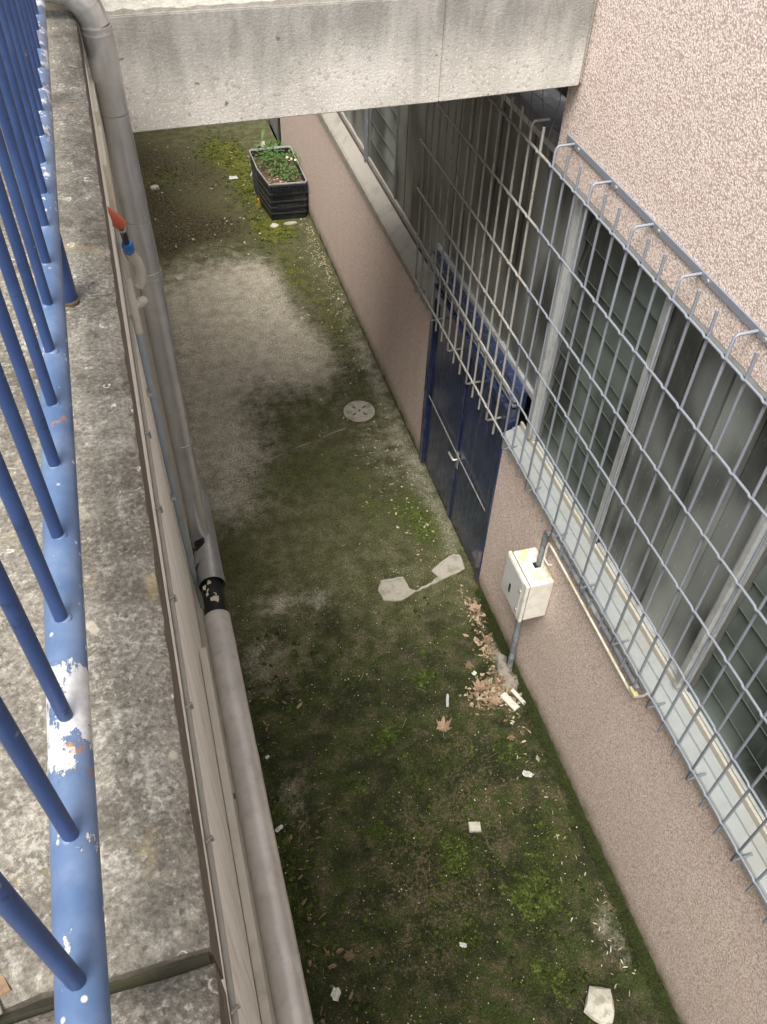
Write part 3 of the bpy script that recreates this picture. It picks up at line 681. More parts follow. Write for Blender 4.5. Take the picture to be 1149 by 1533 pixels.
dp = thing('drop_pipe', 'patched grey pipe dropping from the meter box to the moss', 'pipe', (2.24, 3.33, 0))
zs = [(.985, .022, 'conduit'), (.80, .025, 'conduit'), (.76, .021, 'greypipe'), (.64, .024, 'conduit'), (.60, .022, 'conduit'), (.46, .024, 'greypipe'), (.22, .021, 'conduit'), (.15, .024, 'greypipe'), (.0, .02, 'greypipe')]
for (z1, r, m), (z0, _, _) in zip(zs, zs[1:]):
    k = (0.985-z1)/.985; k2 = (.985-z0)/.985
    obj('pipe_length', TB([(2.225+.012*k, 3.355-.03*k, z1), (2.225+.012*k2, 3.355-.03*k2, z0+.001)], r, 12), MT[m], dp)
obj('coupling', TB([(2.225, 3.35, .80), (2.225, 3.35, .76)], .029, 12), MT['conduit'], dp)
obj('strap', TB([(2.20, 3.33, .86), (2.20, 3.30, .87), (2.22, 3.285, .82), (2.26, 3.285, .76)], .006, 6), MT['greypipe'], dp)

# ---------------------------------------------------------------- blue railing on the coping
rl = thing('railing', 'blue painted steel railing with flaking white patches standing on the coping', 'railing', (-.188, 2, 4.92))
XT, ZT = -.188, 5.10
pts = [(XT+.002*mnoise.noise(Vector((0, i*.3, 0))), -2.5+.2*i, ZT) for i in range(58)]
obj('bottom_rail', TB(pts, .0245, 24), MT['tube'], rl)
obj('top_rail', TB([(XT, -2.5, 6.06), (XT, 9, 6.06)], .0245, 16), MT['tube'], rl)
for k in range(-12, 56):
    y = .2754+.14135*k
    obj('bar', TB([(XT, y, ZT+.018), (XT, y, 5.6), (XT, y, 6.05)], .0088, 12), MT['bar'], rl)
for y in (-.46, 1.735, 3.93, 6.1, 8.3):
    p = obj('post', TB([(XT, y, 4.915), (XT, y, 5.085)], .021, 14), MT['bar'], rl)
    obj('post_foot', TB([(XT, y, 4.912), (XT, y, 4.926)], .027, 14, wob=.3), m_plain('rusty_mortar', (.085, .06, .035), .95, 0, .5, 50, .5) if y < 0 else bpy.data.materials['rusty_mortar'], p)
obj('weld_bead', (lambda bm: [ball(bm, (XT+random.uniform(-.004, .004), .2754+.14135*k+random.uniform(-.003, .003), ZT+.0215), .0108, 2, (1, 1, .5), .04) for k in range(-4, 30)] and bm)(bmesh.new()), MT['tube'], rl, True)['kind'] = 'stuff'

# ---------------------------------------------------------------- jacketed pipes on the left
jp = thing('downpipe', 'silver aluminium jacketed downpipe descending the left wall with an elbow on top', 'pipe', (-.03, 3.6, 2.2))
XP, YP, RP = -.030, 3.60, .0565
dx = lambda z: XP+.014*max(0, min(1, (4.9-z)/1.0))
segs = [(4.885, 4.862), (4.860, 4.572), (4.570, 4.12), (4.118, 3.862), (3.832, 2.80), (2.798, 1.93)]
for a, b in segs:
    n = max(2, int((a-b)/.08)); pts = [(dx(a+(b-a)*i/n)+.003*mnoise.noise(Vector((0, 1, (a+(b-a)*i/n)*4))), YP, a+(b-a)*i/n) for i in range(n+1)]
    obj('jacket_length', TB(pts, RP, 32, wob=.035), MT['jacket'], jp)
for z, r in ((4.886, .0585), (4.861, .0582), (3.862, .0605), (3.833, .0605), (2.80, .0582), (1.935, .0575)):
    obj('jacket_seam', TB([(dx(z), YP, z-.004), (dx(z), YP, z+.004)], r, 32), MT['steel'], jp)
obj('jacket_band', TB([(dx(3.85), YP, 3.834), (dx(3.85), YP, 3.861)], .0592, 32), MT['jacket'], jp)
# lobster-back elbow: three mitred pieces and a horizontal leg over the end of the coping
ER = .14
ec = (XP-ER, YP, 4.886); ang = [0, math.pi/6, math.pi/3, math.pi/2]
EP = [Vector((ec[0]+ER*math.cos(t), YP, ec[2]+ER*math.sin(t))) for t in ang]
obj('elbow', TB(EP, RP, 32), MT['jacket'], jp)
for t, p in list(zip(ang, EP))[1:3]:
    tg = Vector((-math.sin(t), 0, math.cos(t))); obj('jacket_seam', TB([p-tg*.003, p+tg*.003], RP+.0012, 32, cap=False), MT['steel'], jp)
for a, b in ((-.002, .06), (.062, .5), (.502, 1.2)):
    obj('jacket_length', TB([(ec[0]-a, YP, ec[2]+ER), (ec[0]-b, YP, ec[2]+ER)], RP, 32), MT['jacket'], jp)
# foot of the downpipe: reducing boot that turns towards the camera, split open at its end
obj('boot_collar', TB([(dx(2), 3.60, 1.905), (dx(2), 3.60, 1.86)], .055, 32), MT['tar'], jp)
obj('boot_collar', TB([(dx(2)+.004, 3.56, 1.875), (dx(2)+.006, 3.44, 1.975), (dx(2)+.008, 3.33, 2.0)], .066, 32, rs=[.062, .070, .076], cap=False), MT['jacket'], jp)
bm = bmesh.new(); pp = [(.018, 4.15, 1.93), (.016, 3.9, 1.945), (.010, 3.5, 1.98), (.003, 3.30, 2.01), (.000, 3.17, 2.03)]
tube(bm, pp, .07, 36, cap=False, rs=[.066, .067, .070, .075, .078]); tube(bm, pp, .068, 36, cap=False, rs=[.063, .064, .067, .072, .075]); obj('boot', bm, MT['jacket'], jp)
obj('jacket_seam', TB([(.0055, 3.342, 2.003), (.0045, 3.332, 2.005)], .0758, 36, cap=False), MT['steel'], jp)

hp = thing('horizontal_pipe', 'dull grey jacketed pipe running along the wall foot towards the viewer', 'pipe', (-.01, 1.5, 2.05))
ZP, XH, RH = 2.06, -.008, .0735
lens = [(2.92, 2.024), (2.022, 1.088), (1.086, .15), (.148, -.8), (-.802, -1.8)]
for a, b in lens:
    n = 10; obj('jacket_length', TB([(XH+.002*mnoise.noise(Vector((3, i, a))), a+(b-a)*i/n, ZP) for i in range(n+1)], RH, 40, cap=True, wob=.02), MT['jacket2'], hp)
for y in (2.023, 1.087, .149): obj('jacket_seam', TB([(XH, y-.004, ZP), (XH, y+.004, ZP)], RH+.0018, 40), MT['jacket2'], hp)
obj('wrapped_core', TB([(XH+.010, 3.6, 1.98), (XH+.008, 3.3, 2.01), (XH+.002, 3.1, 2.035), (XH, 2.88, 2.05)], .060, 28, wob=.05), MT['tar'], hp)
for (u, y, q) in ((-.50, 3.13, .020), (-.12, 3.155, .016), (-.25, 3.095, .014), (.16, 3.06, .014), (.14, 3.015, .026), (.24, 3.03, .018), (-.40, 3.07, .014)):
    z = 2.045-(y-2.95)*.09; c = Vector((XH+.001+.0605*math.sin(u), y, z+.0605*math.cos(u)))
    bm = bmesh.new(); ball(bm, c, q, 1, (1, 1.15, .18), .25); obj('lagging_scrap', bm, MT['peel'], hp)
for y in (1.9, -.1): obj('pipe_bracket', B(XL+.002, XH, y-.012, y+.012, ZP-.10, ZP-.085), MT['greypipe'], hp)

# ---------------------------------------------------------------- services on the retaining wall
oc = thing('orange_hose', 'short orange corrugated sleeve coming out below the coping', 'hose', (-.08, 2.8, 4.5))
A, Bp = Vector((-.122, 2.45, 4.77)), Vector((-.079, 2.98, 4.43))
n = 60; pts = [A.lerp(Bp, i/n) for i in range(n+1)]
obj('sleeve', TB(pts, .02, 16, rs=[.0175 if (i//2) % 2 else .0228 for i in range(n+1)]), MT['orange'], oc)
for p in bpy.data.objects['sleeve'].data.polygons: p.use_smooth = False
wp = thing('water_pipe', 'black water hose with blue connector joining grey plastic elbows on the left wall', 'water pipe', (-.07, 3.2, 4.1))
obj('hose', TB([(-.079, 2.94, 4.455), (-.077, 3.05, 4.37), (-.074, 3.24, 4.20)], .0125, 12), MT['tar'], wp)
obj('hose_band', TB([(-.0775, 3.03, 4.385), (-.077, 3.055, 4.365)], .0145, 12), MT['pvc'], wp)
obj('connector', TB([(-.0745, 3.205, 4.228), (-.0735, 3.24, 4.195), (-.0725, 3.275, 4.165), (-.072, 3.32, 4.13)], .02, 16, rs=[.018, .024, .0225, .0235]), MT['bluefit'], wp)
obj('elbow', TB([(-.074, 3.31, 4.135), (-.068, 3.34, 4.09), (-.052, 3.36, 4.05), (-.046, 3.37, 4.0), (-.052, 3.37, 3.95), (-.066, 3.37, 3.93)], .024, 16), MT['pvc'], wp)
obj('tee', TB([(-.052, 3.30, 3.90), (-.075, 3.28, 3.90), (-.100, 3.26, 3.90)], .021, 14), MT['pvc'], wp)
obj('collar', TB([(-.068, 3.285, 3.90), (-.078, 3.28, 3.90)], .025, 14), MT['pvc'], wp)
cd = thing('vertical_conduit', 'slim blue grey conduit leaning down the left wall beside the downpipe', 'conduit', (-.09, 3, 1.4))
obj('upper_length', TB([(-.094, 2.98, 4.20), (-.093, 2.95, 3.98)], .0165, 12), MT['pvc'], cd)
obj('pipe_length', TB([(-.093, 2.95, 3.98), (-.092, 2.90, 3.45), (-.092, 2.98, 2.75), (-.090, 3.30, 1.9), (-.088, 3.48, 1.45)], .0150, 12), MT['conduit'], cd)
for y, z in ((2.92, 3.7), (2.94, 3.05)): obj('saddle', B(-.113, -.09, y-.02, y+.02, z-.008, z+.008, .002), MT['steel'], cd)
cb = thing('clipped_cable', 'dusty cable clipped along the wall just under the coping', 'cable', (-.1, 1.5, 4.2))
pts = [(XL+.007, 3.6-.1*i, 4.205+.012*mnoise.noise(Vector((0, i*.35, 2)))) for i in range(56)]
obj('cable', TB(pts, .0065, 8), MT['cable'], cb)
for k in range(17):
    y = 2.40-.327*k if k else 2.72
    obj('clip', TB([(XL+.002, y-.012, 4.222), (XL+.016, y, 4.218), (XL+.016, y+.004, 4.19), (XL+.002, y+.006, 4.182)], .0034, 6), MT['cable'], cb)
tk = thing('cable_trunking', 'two pale beige trunking lengths fixed under the far end of the coping', 'trunking', (-.09, 3.3, 4.6))
obj('trunking_length', B(XL+.002, -.078, 3.30, 3.72, 4.50, 4.70, .004), MT['trunk'], tk); obj('trunking_length', B(XL+.002, -.078, 2.95, 3.27, 4.48, 4.66, .004), MT['trunk'], tk)
dc = thing('low_duct', 'beige brown duct running behind the lower jacketed pipe', 'duct', (-.1, 1, 2.7))
obj('duct_length', B(XL+.002, -.078, -2.0, 2.27, 2.55, 2.74, .006), MT['duct'], dc)

# ---------------------------------------------------------------- planter crate
ct = thing('plant_crate', 'black plastic crate used as planter against the pink wall', 'crate', (1.97, 11.4, 0))
rim = [(1.655, 12.02), (1.662, 11.45), (1.735, 10.95), (2.235, 10.92), (2.262, 10.96), (2.262, 12.02), (2.235, 12.06), (1.69, 12.06)]
def shrink(p, k): cx, cyy = 1.965, 11.5; return [((x-cx)*k+cx, (y-cyy)*k+cyy) for x, y in p]
HC = .545
def ringwall(bm, lo, zlo, hi, zhi, t=.012):
    n = len(lo); a = [bm.verts.new((x, y, zlo)) for x, y in lo]; b = [bm.verts.new((x, y, zhi)) for x, y in hi]
    li, hi2 = shrink(lo, .965), shrink(hi, .965)
    c = [bm.verts.new((x, y, zlo)) for x, y in li]; d = [bm.verts.new((x, y, zhi)) for x, y in hi2]
    for i in range(n):
        j = (i+1) % n
        bm.faces.new((a[i], a[j], b[j], b[i])); bm.faces.new((c[j], c[i], d[i], d[j])); bm.faces.new((b[i], b[j], d[j], d[i])); bm.faces.new((a[j], a[i], c[i], c[j]))
bm = bmesh.new(); ringwall(bm, shrink(rim, .93), 0.0, shrink(rim, .985), HC-.02); obj('crate_side', bm, MT['black'], ct)
for z, k in ((HC-.045, 1.012), (HC-.16, 1.0), (HC-.27, .988), (HC-.36, .978), (HC-.45, .968)):
    bm = bmesh.new(); ringwall(bm, shrink(rim, k), z, shrink(rim, k+.004), z+.018); obj('rib', bm, MT['blackrib'], ct)
bm = bmesh.new(); ringwall(bm, shrink(rim, 1.0), HC-.018, shrink(rim, 1.004), HC); obj('rim', bm, MT['rim'], ct)
bm = bmesh.new()
for r_ in range(4):
    for k in range(13):
        x = 1.775+k*.036; z = HC-.075-r_*.028; box(bm, x, x+.024, 10.915+.02*(HC-z), 10.945+.02*(HC-z), z, z+.016)
obj('grid_lattice', bm, MT['black'], ct)['kind'] = 'stuff'
obj('front_panel', B(1.84, 2.12, 10.948, 10.99, .165, .235, .004), MT['black'], ct)
bm = bmesh.new(); sr = shrink(rim, .955); cvert = [bm.verts.new((x, y, .44)) for x, y in sr]; bm.faces.new(cvert); bmesh.ops.triangulate(bm, faces=bm.faces[:])
bmesh.ops.subdivide_edges(bm, edges=bm.edges[:], cuts=6, use_grid_fill=True)
for v in bm.verts: v.co.z += .035*mnoise.noise(v.co*9)+.02*mnoise.noise(v.co*25)
so = obj('soil', bm, MT['soil'], None, True); tagit(so, 'brown soil filling the black crate', 'soil', kind='stuff')
bm = bmesh.new()
for _ in range(90):
    q = Vector((random.uniform(1.74, 2.2), random.uniform(11.0, 11.95), .455)); ball(bm, q, random.uniform(.008, .020), 1, (1, 1, .7), .3)
tagit(obj('soil_pebbles', bm, MT['heap']), 'pale pebbles and bark bits lying on the soil of the crate', 'pebbles', kind='stuff')
def leafblade(bm, base, direction, length, width, droop=.4, n=4, roll=0.0):
    d = Vector(direction).normalized(); side = d.cross(Vector((0, 0, 1)))
    if side.length < .1: side = Vector((1, 0, 0))
    side.normalize(); side = Matrix.Rotation(roll, 3, d) @ side
    L = []
    for i in range(n+1):
        t = i/n; p = Vector(base)+d*length*t+Vector((0, 0, -droop*length*t*t)); w = width*math.sin(math.pi*min(.98, .08+.9*t))
        L.append((bm.verts.new(p-side*w*.5), bm.verts.new(p+side*w*.5)))
    for a, b in zip(L, L[1:]): bm.faces.new((a[0], a[1], b[1], b[0]))
def herb(bm, c, n, h, spread, lw):
    for _ in range(n):
        a = random.uniform(0, 6.283); r = spread*random.random()**.6
        p = Vector(c)+Vector((math.cos(a)*r, math.sin(a)*r, random.uniform(0, h)))
        leafblade(bm, p, (math.cos(a), math.sin(a), random.uniform(-.1, .9)), lw*random.uniform(.6, 1.4)*2.0, lw*random.uniform(.7, 1.3), random.uniform(.1, .6), 3)
pl = thing('crate_plant', 'bushy green weed with pale heads growing in the black crate', 'plant', (2.03, 11.5, .45))
bm = bmesh.new(); herb(bm, (2.04, 11.6, .45), 230, .17, .30, .030); herb(bm, (1.92, 11.85, .45), 80, .15, .22, .026); herb(bm, (2.1, 11.25, .45), 60, .10, .12, .026); obj('foliage', bm, MT['weed'], pl)
bm = bmesh.new(); [tube(bm, [(2.0+.02*k, 11.5+.03*k, .44), (2.01+.025*k, 11.48+.03*k, .66)], .003, 5) for k in range(-3, 4)]; obj('stem', bm, MT['weed'], pl)
bm = bmesh.new(); [ball(bm, (2.10+.045*k, 11.44-.05*k, .66), .022, 1, (1, 1, .8), .3) for k in range(3)]; obj('flower_head', bm, MT['crumb'], pl)
wd = thing('wall_weed', 'tall green weed growing at the wall foot behind the crate', 'plant', (2.15, 12.5, 0))
bm = bmesh.new()
for _ in range(110):
    a = random.uniform(0, 6.28); leafblade(bm, (2.02+random.gauss(0, .10), 12.42+random.gauss(0, .12), random.uniform(0, .35)), (math.cos(a)*.5, math.sin(a)*.5, random.uniform(.5, 1.2)), random.uniform(.16, .42), random.uniform(.02, .05), .5, 4)
obj('foliage', bm, MT['weed'], wd)
bm = bmesh.new(); box(bm, 1.625, 1.65, 11.34, 11.40, .02, .15, .006); cn = obj('amber_bottle', bm, MT['amber']); 
tagit(cn, 'amber plastic scrap wedged against the left side of the black crate', 'scrap')

# ---------------------------------------------------------------- manhole cover
mh = thing('manhole_cover', 'round pale concrete manhole cover with four slots in the mossy ground', 'manhole cover', (1.87, 6.75, 0))
mc = Vector((1.87, 6.745, .012)); rm = .172
bm = bmesh.new(); seg = 40
ringo = [bm.verts.new(mc+Vector((rm*math.cos(2*math.pi*k/seg)*(1+.012*mnoise.noise(Vector((k*.7, 0, 0)))), rm*math.sin(2*math.pi*k/seg), 0))) for k in range(seg)]
ringi = [bm.verts.new(mc+Vector((rm*.96*math.cos(2*math.pi*k/seg), rm*.96*math.sin(2*math.pi*k/seg), .010))) for k in range(seg)]
rb = [bm.verts.new(v.co+Vector((0, 0, -.03))) for v in ringo]
for k in range(seg):
    j = (k+1) % seg; bm.faces.new((ringo[k], ringo[j], ringi[j], ringi[k])); bm.faces.new((rb[k], rb[j], ringo[j], ringo[k]))
bm.faces.new(ringi); obj('cover_disc', bm, MT['cover'], mh)
bm = bmesh.new(); tube(bm, [mc+Vector((rm*1.045*math.cos(2*math.pi*k/48), rm*1.045*math.sin(2*math.pi*k/48), -.006+.004*mnoise.noise(Vector((k*.9, 2, 0))))) for k in range(49)], .009, 6); obj('frame_ring', bm, MT['soil'], mh)
for a in (.6, .6+math.pi/2, .6+math.pi, .6+1.5*math.pi):
    bm = bmesh.new(); c = mc+Vector((.078*math.cos(a), .078*math.sin(a), .0105)); ball(bm, c, .03, 2, (1, .36, .06)); 
    bmesh.ops.rotate(bm, cent=c, matrix=Matrix.Rotation(a, 3, 'Z'), verts=bm.verts); obj('slot', bm, MT['soil'], mh)
bm = bmesh.new(); box(bm, mc.x-.013, mc.x+.013, mc.y-.013, mc.y+.013, .018, .0245, .002); obj('lift_socket', bm, MT['soil'], mh)

# ---------------------------------------------------------------- cement patches and ground joint
def patch(name, poly, h, mat, label, cat, kind=None):
    bm = bmesh.new(); pts = []
    for i, (x, y) in enumerate(poly):
        x2, y2 = poly[(i+1) % len(poly)]; m = max(2, int(math.hypot(x2-x, y2-y)/.025))
        for k in range(m):
            t = k/m; p = Vector((x+(x2-x)*t, y+(y2-y)*t, 0)); q = mnoise.noise(p*22)*.009; pts.append((p.x+q, p.y+mnoise.noise(p*19+Vector((5, 0, 0)))*.009))
    c = Vector((sum(p[0] for p in pts)/len(pts), sum(p[1] for p in pts)/len(pts)))
    lo = [bm.verts.new((x, y, -.01)) for x, y in pts]; hi = [bm.verts.new((c.x+(x-c.x)*.985, c.y+(y-c.y)*.985, h)) for x, y in pts]
    n = len(pts)
    for i in range(n): bm.faces.new((lo[i], lo[(i+1) % n], hi[(i+1) % n], hi[i]))
    f = bm.faces.new(hi); bmesh.ops.triangulate(bm, faces=[f])
    o = obj(name, bm, MT[mat]); return tagit(o, label, cat, kind=kind)
patch('cement_patch', [(1.40, 4.37), (1.45, 4.47), (1.66, 4.46), (1.68, 4.31), (1.74, 4.27), (1.82, 4.29), (1.94, 4.32), (2.10, 4.36), (2.24, 4.40), (2.255, 4.57), (2.19, 4.60), (2.04, 4.53), (1.93, 4.46), (1.97, 4.38), (1.88, 4.325), (1.78, 4.30), (1.70, 4.255), (1.56, 4.205), (1.42, 4.25)], .009, 'cement', 'pale cement patch with a narrow neck at the foot of the navy door', 'cement patch')
patch('ground_slab', [(2.13, 3.33), (2.20, 3.48), (2.255, 3.42), (2.262, 3.17), (2.19, 3.08), (2.12, 3.16)], .012, 'slate', 'flat grey slab at the foot of the grey drop pipe', 'slab')
# low mortar joint across the ground
bm = bmesh.new(); A, Bp = Vector((.06, 6.04, 0)), Vector((1.66, 6.53, 0)); pts = []; rs = []
for i in range(60):
    p = A.lerp(Bp, i/59); p += Vector((.012*mnoise.noise(p*6), .022*mnoise.noise(p*5+Vector((3, 0, 0))), .005*mnoise.noise(p*9)-.002)); pts.append(p); rs.append(max(.001, .005+.007*mnoise.noise(p*11)))
tube(bm, pts, .005, 6, rs=rs)
structure(obj('ground_joint', bm, MT['slate']))

# ---------------------------------------------------------------- moss
def moss_mesh():
    V, F = [], []
    def blade(x, y, z, h, w):
        a = random.uniform(0, 6.283); l = random.uniform(.1, .8)*h
        i = len(V); dx_, dy_ = math.cos(a)*w, math.sin(a)*w
        V.extend(((x-dx_, y-dy_, z), (x+dx_, y+dy_, z), (x-dy_*l/w*.6, y+dx_*l/w*.6, z+h))); F.append((i, i+1, i+2))
    def spots(n, fn, h, w):
        c = 0
        while c < n:
            p = fn()
            if p is None: continue
            blade(p[0], p[1], p[2], h*random.uniform(.5, 1.3), w*random.uniform(.6, 1.4)); c += 1
    near = [b for b in MOSS if b[1] < 4.2]
    def pm():
        b = random.choices(near, [q[2]*q[3]*q[5] for q in near])[0]
        x = random.gauss(b[0], b[2]*.62); y = random.gauss(b[1], b[3]*.62)
        if not (-.05 < x < 2.25): return None
        k = mnoise.noise(Vector((x*14, y*14, 9)))+.8*mnoise.noise(Vector((x*45, y*45, 2)))
        return (x, y, .002) if k > random.uniform(-.25, .35) else None
    spots(42000, pm, .011, .0035)
    farm = [b for b in MOSS if b[1] >= 4.2]
    def pf():
        b = random.choices(farm, [q[2]*q[3]*q[5] for q in farm])[0]
        x = random.gauss(b[0], b[2]*.6); y = random.gauss(b[1], b[3]*.6)
        if not (-.05 < x < 2.25): return None
        k = mnoise.noise(Vector((x*12, y*12, 9)))+.8*mnoise.noise(Vector((x*40, y*40, 2)))
        return (x, y, .002) if k > random.uniform(-.1, .5) else None
    spots(16000, pf, .010, .005)
    def pall():
        x = random.uniform(0, 2.25); y = random.uniform(.2, 4.1)
        k = mnoise.noise(Vector((x*4, y*4, 5)))+.7*mnoise.noise(Vector((x*17, y*17, 7)))
        return (x, y, .0) if k > random.uniform(.0, .7) else None
    spots(16000, pall, .008, .003)
    return V, F
V, F = moss_mesh(); me = bpy.data.meshes.new('moss'); me.from_pydata(V, [], F); me.materials.append(MT['moss'])
mo = bpy.data.objects.new('moss', me); COL.objects.link(mo); tagit(mo, 'green moss tufts spread over the damp ground', 'moss', kind='stuff')
bm = bmesh.new()
near = [b for b in MOSS if b[1] < 4.2 or b[1] > 10]; n_c = 0
while n_c < 1500:
    if random.random() < .75:
        b = random.choices(near, [q[2]*q[3]*q[5] for q in near])[0]; x = random.gauss(b[0], b[2]*.6); y = random.gauss(b[1], b[3]*.6)
    else: x = random.uniform(.02, 2.2); y = random.uniform(.2, 4.2)
    if not (0.0 < x < 2.22) or mnoise.noise(Vector((x*9, y*9, 9))) < random.uniform(-.3, .3): continue
    n_c += 1; r = random.uniform(.007, .026); ball(bm, (x, y, .001), r, 1, (1, random.uniform(.7, 1.3), random.uniform(.25, .45)), .22)
tagit(obj('moss_cushions', bm, MT['cushion'], None, True), 'low rounded moss cushions dotted over the damp ground', 'moss', kind='stuff')
# moss bank along the foot of the right wall
bm = bmesh.new(); rows = []
N = 200
for j in range(N+1):
    y = -1.5+(4.15+1.5)*j/N; k = .5+.5*mnoise.noise(Vector((0, y*2.3, 1))); k2 = mnoise.noise(Vector((0, y*17, 6)))
    w = .030+.034*k+.022*k2; h = .018+.040*k+.018*k2
    rows.append([bm.verts.new(p) for p in ((XR-w-.02, y, -.004), (XR-w*.8, y, h*.45+.006*mnoise.noise(Vector((1, y*30, 0)))), (XR-w*.45, y, h*.8+.006*mnoise.noise(Vector((2, y*30, 0)))), (XR+.004, y, h*1.25+.01*mnoise.noise(Vector((3, y*24, 0)))))])
for a, b in zip(rows, rows[1:]):
    for i in range(3): bm.faces.new((a[i], a[i+1], b[i+1], b[i])).smooth = True
for _ in range(15000):
    y = random.uniform(-1, 4.12); u = random.random(); k = .5+.5*mnoise.noise(Vector((0, y*2.3, 1)))
    k2 = mnoise.noise(Vector((0, y*17, 6)))
    if random.random() > .25+.75*k: continue
    x = XR-u**.8*(.050+.036*k+.022*k2)*1.25; z = max(0, (1-u))*(.034+.03*k)
    a = random.uniform(0, 6.28); w = .003; h = random.uniform(.005, .013)
    v = [bm.verts.new((x-w*math.cos(a), y-w*math.sin(a), z)), bm.verts.new((x+w*math.cos(a), y+w*math.sin(a), z)), bm.verts.new((x-.006-.004*random.random(), y+random.uniform(-.005, .005), z+h))]
    bm.faces.new(v)
tagit(obj('moss_bank', bm, MT['mossdark']), 'strip of green moss along the foot of the pink wall', 'moss', kind='stuff')

# ---------------------------------------------------------------- litter that nobody could count
def litter(name, n, place, ln, wd_, mat, label):
    bm = bmesh.new()
    c = 0
    while c < n:
        p = place()
        if p is None: continue
        c += 1
        a = random.uniform(0, 6.283); L = ln*random.uniform(.5, 1.6); W = wd_*random.uniform(.6, 1.5); d = Vector((math.cos(a), math.sin(a), 0)); s = Vector((-d.y, d.x, 0))
        z = random.uniform(.004, .016); up1 = random.uniform(-.3, .6)*W; b0 = Vector((p[0], p[1], z))
        m_ = random.choice((5, 6, 7)); sk = random.uniform(-.35, .35); ph = random.uniform(0, 6.28); sq = random.uniform(.35, 1.6)
        vs = []
        for k in range(m_):
            t = 2*math.pi*k/m_+random.uniform(-.35, .35)+ph; rr = random.uniform(.65, 1.1)
            u, w = math.cos(t)*rr*.5*L, math.sin(t)*rr*.5*W*sq
            vs.append(bm.verts.new(b0+d*u+s*(w+sk*u*u/L)+Vector((0, 0, random.uniform(-.2, .5)*W))))
        mid = bm.verts.new(b0+Vector((0, 0, -.001)))
        for i in range(m_): bm.faces.new((vs[i], vs[(i+1) % m_], mid))
    return tagit(obj(name, bm, MT[mat]), label, 'litter', kind='stuff')
def pl_right():
    r = random.random()
    if r < .42: y = random.gauss(9.9, .7); x = 2.24-abs(random.gauss(0, .075))
    elif r < .62: y = random.uniform(7.2, 10.2); x = 2.05+random.gauss(0, .16)
    elif r < .9: y = random.uniform(4.6, 6.8); x = random.gauss(1.98, .17)
    else: y = random.uniform(4.4, 9); x = random.uniform(1.2, 2.2)
    return (x, y) if -.05 < x < 2.25 else None
litter('leaf_litter', 620, pl_right, .034, .013, 'bits', 'pale dry leaf bits strewn along the right wall')
def pl_near():
    x = random.uniform(.02, 2.2); y = random.uniform(.3, 4.6)
    return (x, y)
litter('leaf_crumbs', 900, pl_near, .008, .006, 'crumb', 'tiny pale crumbs scattered over the mossy ground')
def pl_wallside():
    y = random.uniform(.8, 4.1); x = 2.17-abs(random.gauss(0, .12)); return (x, y) if x > 1.5 else None
litter('leaf_litter', 110, pl_wallside, .034, .010, 'bits', 'loose dry bits near the moss strip by the wall')
def pl_pile():
    r = random.random()
    if r < .6: return (random.gauss(2.02, .10), random.gauss(3.13, .07))
    if r < .8: return (random.gauss(2.12, .05), random.gauss(3.55, .12))
    return (random.gauss(2.16, .04), random.gauss(3.95, .10))
litter('leaf_fragments', 420, pl_pile, .034, .020, 'heap', 'heap of broken leaf fragments by the grey drop pipe')
def pl_far():
    return (random.uniform(.0, 1.9), random.uniform(10, 13.8))
litter('leaf_crumbs', 160, pl_far, .040, .018, 'bits', 'pale scraps scattered on the ground beyond the footbridge')
def pl_left():
    return (random.gauss(.22, .10), random.uniform(.9, 4.4))
litter('leaf_litter', 60, pl_left, .055, .020, 'leafdark', 'dull brown leaves fallen beside the lower jacketed pipe')

bm = bmesh.new()
for _ in range(26):
    x, y = (random.uniform(.1, 2.2), random.uniform(.5, 4.4)) if random.random() < .6 else (random.gauss(2.05, .1), random.gauss(3.2, .3))
    if x > 2.25: continue
    a = random.uniform(0, 6.28); L = random.uniform(.02, .07); d = Vector((math.cos(a), math.sin(a), 0)); p = Vector((x, y, .012)); k = Vector((-d.y, d.x, 0))*random.uniform(-.012, .012)
    tube(bm, [p-d*L, p+k, p+d*L], .0015, 5)
tagit(obj('twigs', bm, MT['heap']), 'thin dry twigs scattered on the moss', 'twigs', kind='stuff')
# single leaves
def maple(bm, c, r, rot, curl):
    prof = [(0, 1.05), (9, .80), (17, .72), (26, .58), (36, .80), (46, .80), (54, 1.0), (62, .78), (72, .62), (80, .52), (92, .66), (102, .70), (112, .86), (122, .62), (140, .52), (152, .60), (166, .40), (180, .12)]
    full = [(a, q) for a, q in prof]+[(360-a, q) for a, q in prof[-2:0:-1]]
    ctr = bm.verts.new(Vector(c)+Vector((0, 0, .004))); vs = []
    for a, q in full:
        t = math.radians(a)+rot; rr = r*q*random.uniform(.9, 1.1)
        vs.append(bm.verts.new(Vector(c)+Vector((rr*math.cos(t), rr*math.sin(t), .006+curl*rr*rr/r*random.uniform(.5, 1.4)))))
    for i in range(len(vs)): bm.faces.new((ctr, vs[i], vs[(i+1) % len(vs)]))
    e = Vector(c); tube(bm, [e, e+Vector((-r*.5*math.cos(rot), -r*.5*math.sin(rot), .01)), e+Vector((-r*.95*math.cos(rot), -r*.95*math.sin(rot), .004))], .002, 5)
